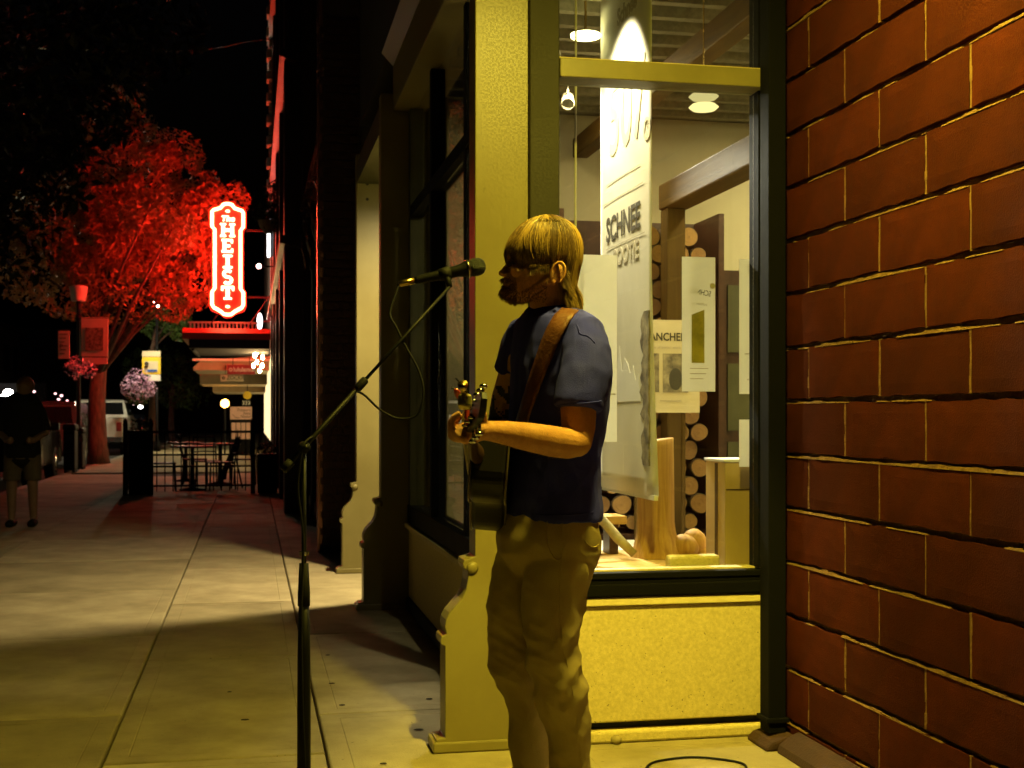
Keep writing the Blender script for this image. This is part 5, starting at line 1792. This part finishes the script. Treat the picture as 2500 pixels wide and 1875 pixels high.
vehicle("parked_van", -4.98, 24.6, 'suv', 'car_black', "black van parked nearest at the kerb, a dark mass at the left", "van", tail=False)
vehicle("pickup_truck", -5.22, 45.0, 'pickup', 'car_white', "white pickup truck parked behind the red lit tree trunk", "truck", tail=False, w=2.0)
vehicle("parked_car", -5.15, 33.5, 'suv', 'car_grey', "dark grey car parked between the van and the white pickup", "car", tail=False)
vehicle("parked_car", -5.2, 53.5, 'car', 'car_black', "dark car with glowing tail lights parked beyond the white pickup", "car", tail=True)
vehicle("moving_car", -8.5, 48.0, 'car', 'car_red', "red car in the roadway at the far left edge", "car", tail=True)
vehicle("moving_car", -8.6, 60.0, 'car', 'car_grey', "far grey car in the roadway", "car", tail=True)
# head lamps of an oncoming truck far left
oc = empty("oncoming_truck", at(18, 1080, 52), "oncoming truck with bright white lamps at the left edge", "truck")
cxx = W(18, 1000, 52)
b_ = MB().prism([(0, .3), (0, 1.9), (.3, 2.0), (.6, 2.7), (4.2, 2.8), (4.3, .3)], cxx.x - .9, cxx.x + .9, lambda u, v, w: (w, cxx.y + u, v - .13)).build("body", M['car_grey'], oc, bevel=.05); recalc(b_)
for (px, py, r) in ((20, 962, .20), (5, 977, .20)):
    MB().ell(W(px, py, 49.5), r, .05, r, nu=12, nv=8).build("head_lamp", M['head_glow'], oc, smooth=True)
for s in (-.8, .8):
    for yy in (.8, 3.4):
        MB().lathe([(.30, -.1), (.32, .0), (.30, .1)], (cxx.x + s, cxx.y + yy, .19), 14, Matrix.Rotation(PI / 2, 3, 'Y')).build("wheel", M['rubber'], oc)

ml = MB().ell(W(27, 984, 46), .26, .05, .13, nu=14, nv=8).build("signal_light", emit("orange_glow", (1, .28, .08), 12), oc, smooth=True)
for i, (px, py, d, r) in enumerate([(83, 956, 25.2, .03), (135, 961, 24.9, .025), (150, 966, 24.8, .03), (143, 975, 24.7, .028), (164, 978, 34, .03), (268, 979, 46, .055), (288, 983, 46, .04), (299, 985, 47, .05), (325, 988, 50, .03), (343, 993, 52, .09)]):  # pink glows float as stand-ins for reflections, not lamps of the vehicles
    t = MB().ell(W(px, py, d), r, r * .6, r * .7, nu=10, nv=6).build("marker_light", M['head_glow'] if i == 9 else M['pink_small'], smooth=True)
    tag(t, ["small pink marker light glinting above the parked vehicles", "white lamp glowing beside the flower basket"][i == 9], "light", None if i == 9 else "marker lights above the vehicles")

# ================================================================== PASSER-BY
fp = W(55, 1283, 14.2); fp.z = 0
ps_ = empty("person", (fp.x, fp.y, 0), "dark passer-by in black top and tan shorts at the left edge", "person")
def wl(dx, dy, z): return Vector((fp.x + dx, fp.y + dy, z))
b = MB()
b.ell(wl(.02, 0, 1.52), .085, .10, .12)
b.ctube([wl(.02, 0, 1.44), wl(.01, 0, 1.30)], .055, 12)
b.ctube([wl(.0, 0, 1.26), wl(.0, 0, 1.05), wl(0, 0, .85)], [(.20, .12), (.17, .115), (.17, .12)], 16, ref=V(1, 0, 0))
for s in (-1, 1):
    b.ctube([wl(.20 * s, 0, 1.26), wl(.235 * s, .03, 1.03), wl(.14 * s, -.14, .95)], [.055, .045, .035], 10)
    b.ell(wl(.10 * s, -.18, .95), .04, .045, .045)
    b.ctube([wl(.10 * s, 0, .82), wl(.11 * s, -.02, .45), wl(.11 * s, .03 * s, .09)], [.085, .058, .042], 12)
    b.ctube([wl(.11 * s, .05, .04), wl(.115 * s, -.13, .035)], [.04, .038], 10)
pb_ = remesh(b, "body", M['skin_dark'], .012, 3, ps_)
b = MB()
b.ctube([wl(0, 0, 1.32), wl(0, 0, 1.05), wl(0, 0, .80)], [(.215, .135), (.19, .13), (.20, .14)], 18, ref=V(1, 0, 0))
for s in (-1, 1):
    b.ctube([wl(.18 * s, 0, 1.27), wl(.225 * s, .02, 1.10)], [.075, .066], 12)
remesh(b, "top", M['cloth_black'], .015, 3, ps_)
b = MB()
b.tube([wl(0, 0, .88), wl(0, 0, .74)], [(.18, .13), (.19, .135)], 18, ref=V(1, 0, 0))
for s in (-1, 1):
    b.tube([wl(.10 * s, 0, .80), wl(.11 * s, -.01, .50)], [.098, .095], 14)
remesh(b, "shorts", M['shorts'], .014, 3, ps_)
b = MB(); b.ell(wl(.025, .02, 1.55), .098, .112, .115)
remesh(b, "hair", M['beard'], .014, 2, ps_)
for s in (-1, 1):
    MB().ctube([wl(.11 * s, .06, .035), wl(.115 * s, -.15, .03)], [.046, .044], 10).build("shoe", M['rubber'], ps_, smooth=True)

# ================================================================== PATIO: fence, tables, chairs
fa = W(318, 1203, 20.2); fa.z = 0
XL, XR, YN, YF = -1.90, .02, 20.45, 25.5
fe = empty("patio_fence", ((XL + XR) / 2, YN, 0), "black iron railing round the sidewalk patio", "fence")
for (x, y) in [(XL, YN), (-1.52, YN), (XR, YN), (XL, 23), (XL, YF), (XR, YF)]:
    MB().box(x - .035, x + .035, y - .035, y + .035, 0, 1.08).build("post", M['black'], fe, bevel=.006)
    MB().lathe([(.045, 0), (.03, .03), (.035, .06), (.005, .10)], (x, y, 1.081), 10).build("finial", M['black'], fe)
for (z, h) in ((.12, .03), (.42, .03), (.60, .03), (.95, .04)):
    MB().box(XL + .036, XR - .036, YN - .012, YN + .012, z, z + h).build("rail", M['black'], fe)
    MB().box(XL - .012, XL + .012, YN + .036, YF - .036, z, z + h).build("rail", M['black'], fe)
bal = MB().box(-.008, .008, -.008, .008, .05, 1.0).mesh("baluster", M['black'])
for i in range(15):
    ob = bpy.data.objects.new("baluster", bal); link(ob); ob.location = (XL + .1 + i * .122, YN, 0); adopt(ob, fe)
for i in range(40):
    ob = bpy.data.objects.new("baluster", bal); link(ob); ob.location = (XL, YN + .1 + i * .122, 0); adopt(ob, fe)
pl = empty("planter_box", (-1.70, 20.7, 0), "black planter box at the near corner of the patio fence", "planter")
MB().box(-1.86, -1.54, 20.52, 20.9, 0, .98).build("box", M['black'], pl, bevel=.01)
leaf_cloud([((-1.7, 20.7, 1.02), .16), ((-1.62, 20.7, 1.0), .12)], 160, .04, 51).build("foliage", M['flowerleaf'], pl)
pl = empty("planter_box", (.25, 20.8, 0), "black planter box between the patio fence and the dark wall", "planter")
MB().box(.09, .395, 20.5, 21.0, 0, .62).build("box", M['black'], pl, bevel=.01)
leaf_cloud([((.24, 20.75, .68), .14), ((.30, 20.8, .66), .12)], 160, .04, 52).build("foliage", M['flowerleaf'], pl)


def patio_chair(x, y, rz, lab):
    t = empty("patio_chair", (x, y, 0), lab, "chair", "black chairs on the patio")
    mm = Matrix.Rotation(rz, 3, 'Z')
    def q(a, b, c): return Vector((x, y, 0)) + mm @ Vector((a, b, c))
    MB().cbox(q(0, 0, .45), .42, .42, .025, rz).build("seat", M['black'], t, bevel=.008)
    for a in (-.19, .19):
        for b_ in (-.19, .19):
            MB().tube([q(a, b_, .44), q(a * 1.1, b_ * 1.1, 0)], .013, 8).build("leg", M['black'], t)
    for a in (-.19, .19):
        MB().tube([q(a, .19, .44), q(a, .25, .68), q(a * .9, .28, .88)], .012, 8).build("back_post", M['black'], t)
    for z in (.60, .72, .85):
        MB().tube([q(-.18, .235 + (z - .6) * .15, z), q(0, .26 + (z - .6) * .15, z + .01), q(.18, .235 + (z - .6) * .15, z)], .012, 6).build("back_slat", M['black'], t)
    return t


def patio_table(x, y, r, lab):
    t = empty("patio_table", (x, y, 0), lab, "table", "black tables on the patio")
    MB().lathe([(r - .02, .70), (r, .71), (r, .725), (r - .01, .73)], (x, y, 0), 26).build("table_top", M['black'], t, smooth=False)
    MB().lathe([(.22, 0), (.22, .015), (.04, .05), (.03, .695)], (x, y, 0), 14).build("pedestal", M['black'], t, smooth=True)
    return t


patio_table(-.95, 21.6, .36, "round black patio table nearest the front railing")
patio_table(-.55, 23.4, .36, "round black patio table in the middle of the patio")
patio_table(-1.2, 24.6, .34, "round black patio table at the back of the patio")
patio_chair(-1.42, 21.5, R_(95), "black patio chair left of the nearest table")
patio_chair(-.50, 21.7, R_(-80), "black patio chair right of the nearest table")
patio_chair(-.75, 22.3, R_(10), "black patio chair behind the nearest table")
patio_chair(-.98, 23.3, R_(90), "black patio chair left of the middle table")
patio_chair(-.12, 23.2, R_(-95), "black patio chair right of the middle table")
fc = empty("folded_chair", (-.32, 21.4, 0), "black folded chair board leaning diagonally behind the railing", "chair")
q0 = W(548, 1150, 21.5); q1 = W(584, 1070, 21.5)
MB().tube([W(545, 1170, 21.5), q0, q1], [(.012, .05)] * 3, 8, ref=FV).build("backrest", M['black'], fc)
MB().tube([W(572, 1100, 21.6), V(W(592, 1195, 21.6).x, W(592, 1195, 21.6).y, 0)], .014, 8).build("leg", M['black'], fc)
MB().tube([q0, V(W(540, 1195, 21.5).x, W(540, 1195, 21.5).y, 0)], .014, 8).build("leg", M['black'], fc)

# ================================================================== FAR SHOPS DOWN THE STREET
fsb = empty("far_shops", (.5, 36, 0), "row of lit shopfronts far down the sidewalk", "building")
MB().box(.55, 7, 29.51, 58, 0, 8.5).build("wall", M['dark_brick'], fsb)
for yy in (30.2, 34.5, 39.0, 43.5):
    wd = MB().box(.46, .549, yy, yy + 3.0, .5, 2.7).build("window", M['black'], fsb)
    MB().box(.44, .459, yy + .12, yy + 2.88, .62, 2.58).build("pane", M['lit_window'], wd)
aw = MB().prism([(-1.5, 2.42), (-1.5, 2.50), (-1.3, 2.68), (.54, 2.82), (.54, 2.42)], 34.6, 38.0, lambda u, v, w: (u, w, v)).build("awning", M['awning'], fsb)
MB().box(-1.52, .54, 34.5, 34.59, 2.66, 2.72).build("awning_edge", M['white_paint'], aw)
MB().box(-1.5, .50, 39.0, 42.5, 2.16, 2.6).build("fascia", M['awning'], fsb)
MB().box(-.95, .2, 38.93, 38.99, 2.46, 2.74).build("fascia_band", M['crimson'], fsb)
MB().box(-1.25, .45, 43, 48, 2.0, 2.75).build("canopy", M['awning'], fsb)
# projecting signs under the awnings
def hang_sign(px0, px1, py0, py1, d, m, lab, txt, tm, size, sx=1.0, emblem=None):
    a = W(px0, py0, d); b_ = W(px1, py1, d); c = (a + b_) / 2
    t = empty("hanging_sign", c, lab, "sign")
    flat(px0, px1, py0, py1, d, m, "board", t, .05)
    write("lettering", txt, size, tuple(c - FV * .028 + RV * (.10 if emblem else 0)), RV, ZV, tm, t, extrude=.003, sx=sx)
    if emblem:
        qf = (-FV).to_track_quat('Z', 'Y').to_matrix()
        ec = W(px0 + (px1 - px0) * .13, (py0 + py1) / 2, d) - FV * .026
        MB().lathe([((b_ - a).dot(RV) * .07, 0), ((b_ - a).dot(RV) * .07, .004)], ec, 14, qf).build("emblem", emblem, t)
        MB().lathe([((b_ - a).dot(RV) * .03, .0045), ((b_ - a).dot(RV) * .03, .006)], ec, 10, qf).build("emblem_mark", m, t)
    for k in (.2, .8):
        p = W(px0 + (px1 - px0) * k, py0, d)
        MB().tube([p, p + ZV * .25], .008, 6).build("hanger", M['black'], t)
    return t
hang_sign(555, 623, 891, 914, 33.4, M['crimson'], "crimson hanging shop sign with pale lettering", "lululemon", M['white_paint'], .165, .92, M['pink_face'])
hang_sign(539, 595, 914, 931, 33.7, M['cream_face'], "pale hanging shop sign below the crimson one", "ZOCKIE", M['ink'], .15, .9, M['ink'])
kb_ = empty("hostel_sign_stand", tuple(W(588, 1112, 33)), "pink sign board on a stand with small poster cards below", "sign")
flat(562, 615, 993, 1024, 33.0, M['pink_face'], "board", kb_, .04)
for i, s in enumerate(("Treasure", "State", "Hostel")):
    write("lettering", s, .105, tuple(W(612, 1001 + 8 * i, 33.0) - FV * .024), RV, ZV, M['ink'], kb_, extrude=.002, align='RIGHT', shear=.35, sx=.95)
MB().tube([W(568, 1012, 32.97), W(574, 1019, 32.97), W(584, 1020, 32.97)], .006, 6).build("emblem", M['ink'], kb_)
for i in range(4):
    flat(565 + i * 12, 575 + i * 12, 1032, 1052, 33.0, M['pink_face'], "card", kb_, .02)
for i in range(4):
    flat(565 + i * 12, 575 + i * 12, 1055, 1072, 33.0, M['pink_face'], "card", kb_, .02)
flat(562, 615, 1026, 1112, 33.06, M['black'], "backing", kb_, .03)
for px in (564, 613):
    p = W(px, 1030, 33.0)
    MB().tube([(p.x, p.y, 0), (p.x, p.y, p.z)], .02, 8).build("leg", M['black'], kb_)
rd = empty("round_sign", at(604, 965, 36), "round yellow sign in a far shop doorway", "sign")
MB().lathe([(.115, 0), (.115, .02)], W(604, 965, 36), 20, (-FV).to_track_quat('Z', 'Y').to_matrix()).build("disc", M['yellow_face'], rd)
MB().tube([W(604, 955, 36.02), W(604, 940, 36.02)], .01, 6).build("hanger", M['black'], rd)
hn = empty("house_number", at(601, 984, 36), "pale house number above the pink sign", "sign")
write("digits", "333", .16, tuple(W(601, 984, 36)), RV, ZV, M['white_paint'], hn, extrude=.01)
am = empty("amber_lamp", at(549, 985, 40), "glowing amber globe lamp far down the sidewalk", "lamp")
MB().ell(W(549, 985, 40), .13, .13, .13, nu=14, nv=10).build("globe", M['amber'], am, smooth=True)
pz = W(549, 985, 40)
MB().tube([(pz.x, pz.y, 0), (pz.x, pz.y, pz.z - .1)], .03, 8).build("pole", M['black'], am)
# string of bulbs under the canopy
bs = [(622, 868), (627, 884), (619, 893), (641, 872), (640, 892), (634, 905), (626, 861)]
for i, (px, py) in enumerate(bs):
    p = W(px, py, 30.8)
    t = empty("hanging_bulb", p, "bare warm bulb hanging under the black canopy", "bulb", "bulbs under the canopy")
    MB().ell(p, .035, .035, .055, nu=10, nv=8).build("bulb", M['bulb'], t, smooth=True)
    MB().tube([p + V(0, 0, .05), p + V(0, 0, .25)], .004, 5).build("cord", M['black'], t)
# lit signs on the facade beside the neon
ov = empty("oval_sign", at(634, 785, 30), "white glowing oval sign edge on above the canopy", "sign")
c = W(634, 785, 30)
MB().ell(c, .06, .06, .20, nu=16, nv=12).build("light_face", M['white_lit'], ov, smooth=True)
MB().tube([c, V(.42, c.y, c.z)], .012, 6).build("bracket", M['iron'], ov)
vs_ = empty("panel_sign", at(656, 580, 25), "narrow white glowing panel sign on the dark facade", "sign")
c = W(656, 580, 25)
MB().cbox(c, .05, .5, .72).build("light_face", M['white_lit'], vs_, bevel=.02)
MB().cbox(c + V(.06, 0, 0), .06, .56, .8).build("housing", M['iron'], vs_, bevel=.01)
fl = empty("flood_light", at(632, 650, 23), "small glowing flood light beside the neon sign", "lamp")
c = W(632, 650, 23)
MB().ell(c, .045, .05, .045, nu=12, nv=8).build("lens", emit("flood_glow", (1, .5, .45), 14), fl, smooth=True)
MB().tube([c, V(.42, c.y, c.z)], .014, 6).build("arm", M['iron'], fl)
# hanging basket on the facade and thin cable over the street
hb_ = empty("hanging_basket", at(655, 490, 21.5), "dark round hanging plant basket right of the neon sign", "flower basket")
leaf_cloud([(at(655, 480, 20.2), .22), (at(648, 520, 20.2), .2), (at(660, 545, 20.2), .17)], 520, .045, 71).build("foliage", M['flowerleaf'], hb_)
MB().lathe([(.04, -.16), (.13, -.06), (.16, .04)], W(654, 545, 20.2), 14, cap=False).build("pot", M['cream_face'], hb_)
p = W(655, 450, 20.2)
MB().tube([p, V(.41, p.y, p.z + .1)], .012, 6).build("arm", M['iron'], hb_)
cbp = [V(.42, 24, W(700, 110, 24).z), W(610, 100, 25), W(480, 122, 27), W(250, 122, 30), W(-100, 110, 33)]
cb_ = MB().tube(smooth_path(cbp), .012, 6).build("overhead_cable", M['chrome'])
tag(cb_, "thin overhead cable strung high across the street", "cable")

# dark houses across the road
rg = random.Random(77)
for i in range(5):
    y0 = 22 + i * 13
    h = rg.uniform(6.5, 9)
    t = empty("far_building", (-15, y0, 0), ["low dark building across the road opposite the van", "dark building across the road with dim shop windows", "dark brick building across the road behind the pickup", "tall dark building across the road further down", "last dark building at the end of the road"][i], "building", "buildings across the road")
    MB().box(-24, -14.5, y0, y0 + 12.4, -.2, h).build("wall", M['dark_brick'], t)
    MB().box(-14.5, -14.2, y0, y0 + 12.4, h - .5, h - .2).build("cornice", M['iron'], t)
    for k in range(4):
        wd = MB().box(-14.5, -14.44, y0 + .6 + k * 3, y0 + 2.4 + k * 3, 3.9, 5.5).build("window", M['car_glass'], t)
        if (i + k) % 3 == 0:
            MB().box(-14.5, -14.42, y0 + .5 + k * 3, y0 + 2.5 + k * 3, .5, 2.4).build("shop_window", M['lit_window'], t)
MB()
eb = empty("end_building", (-6, 118, 0), "black building closing the far end of the street", "building")
MB().box(-40, 30, 120, 130, -.2, 9).build("wall", M['dark_wall'], eb)
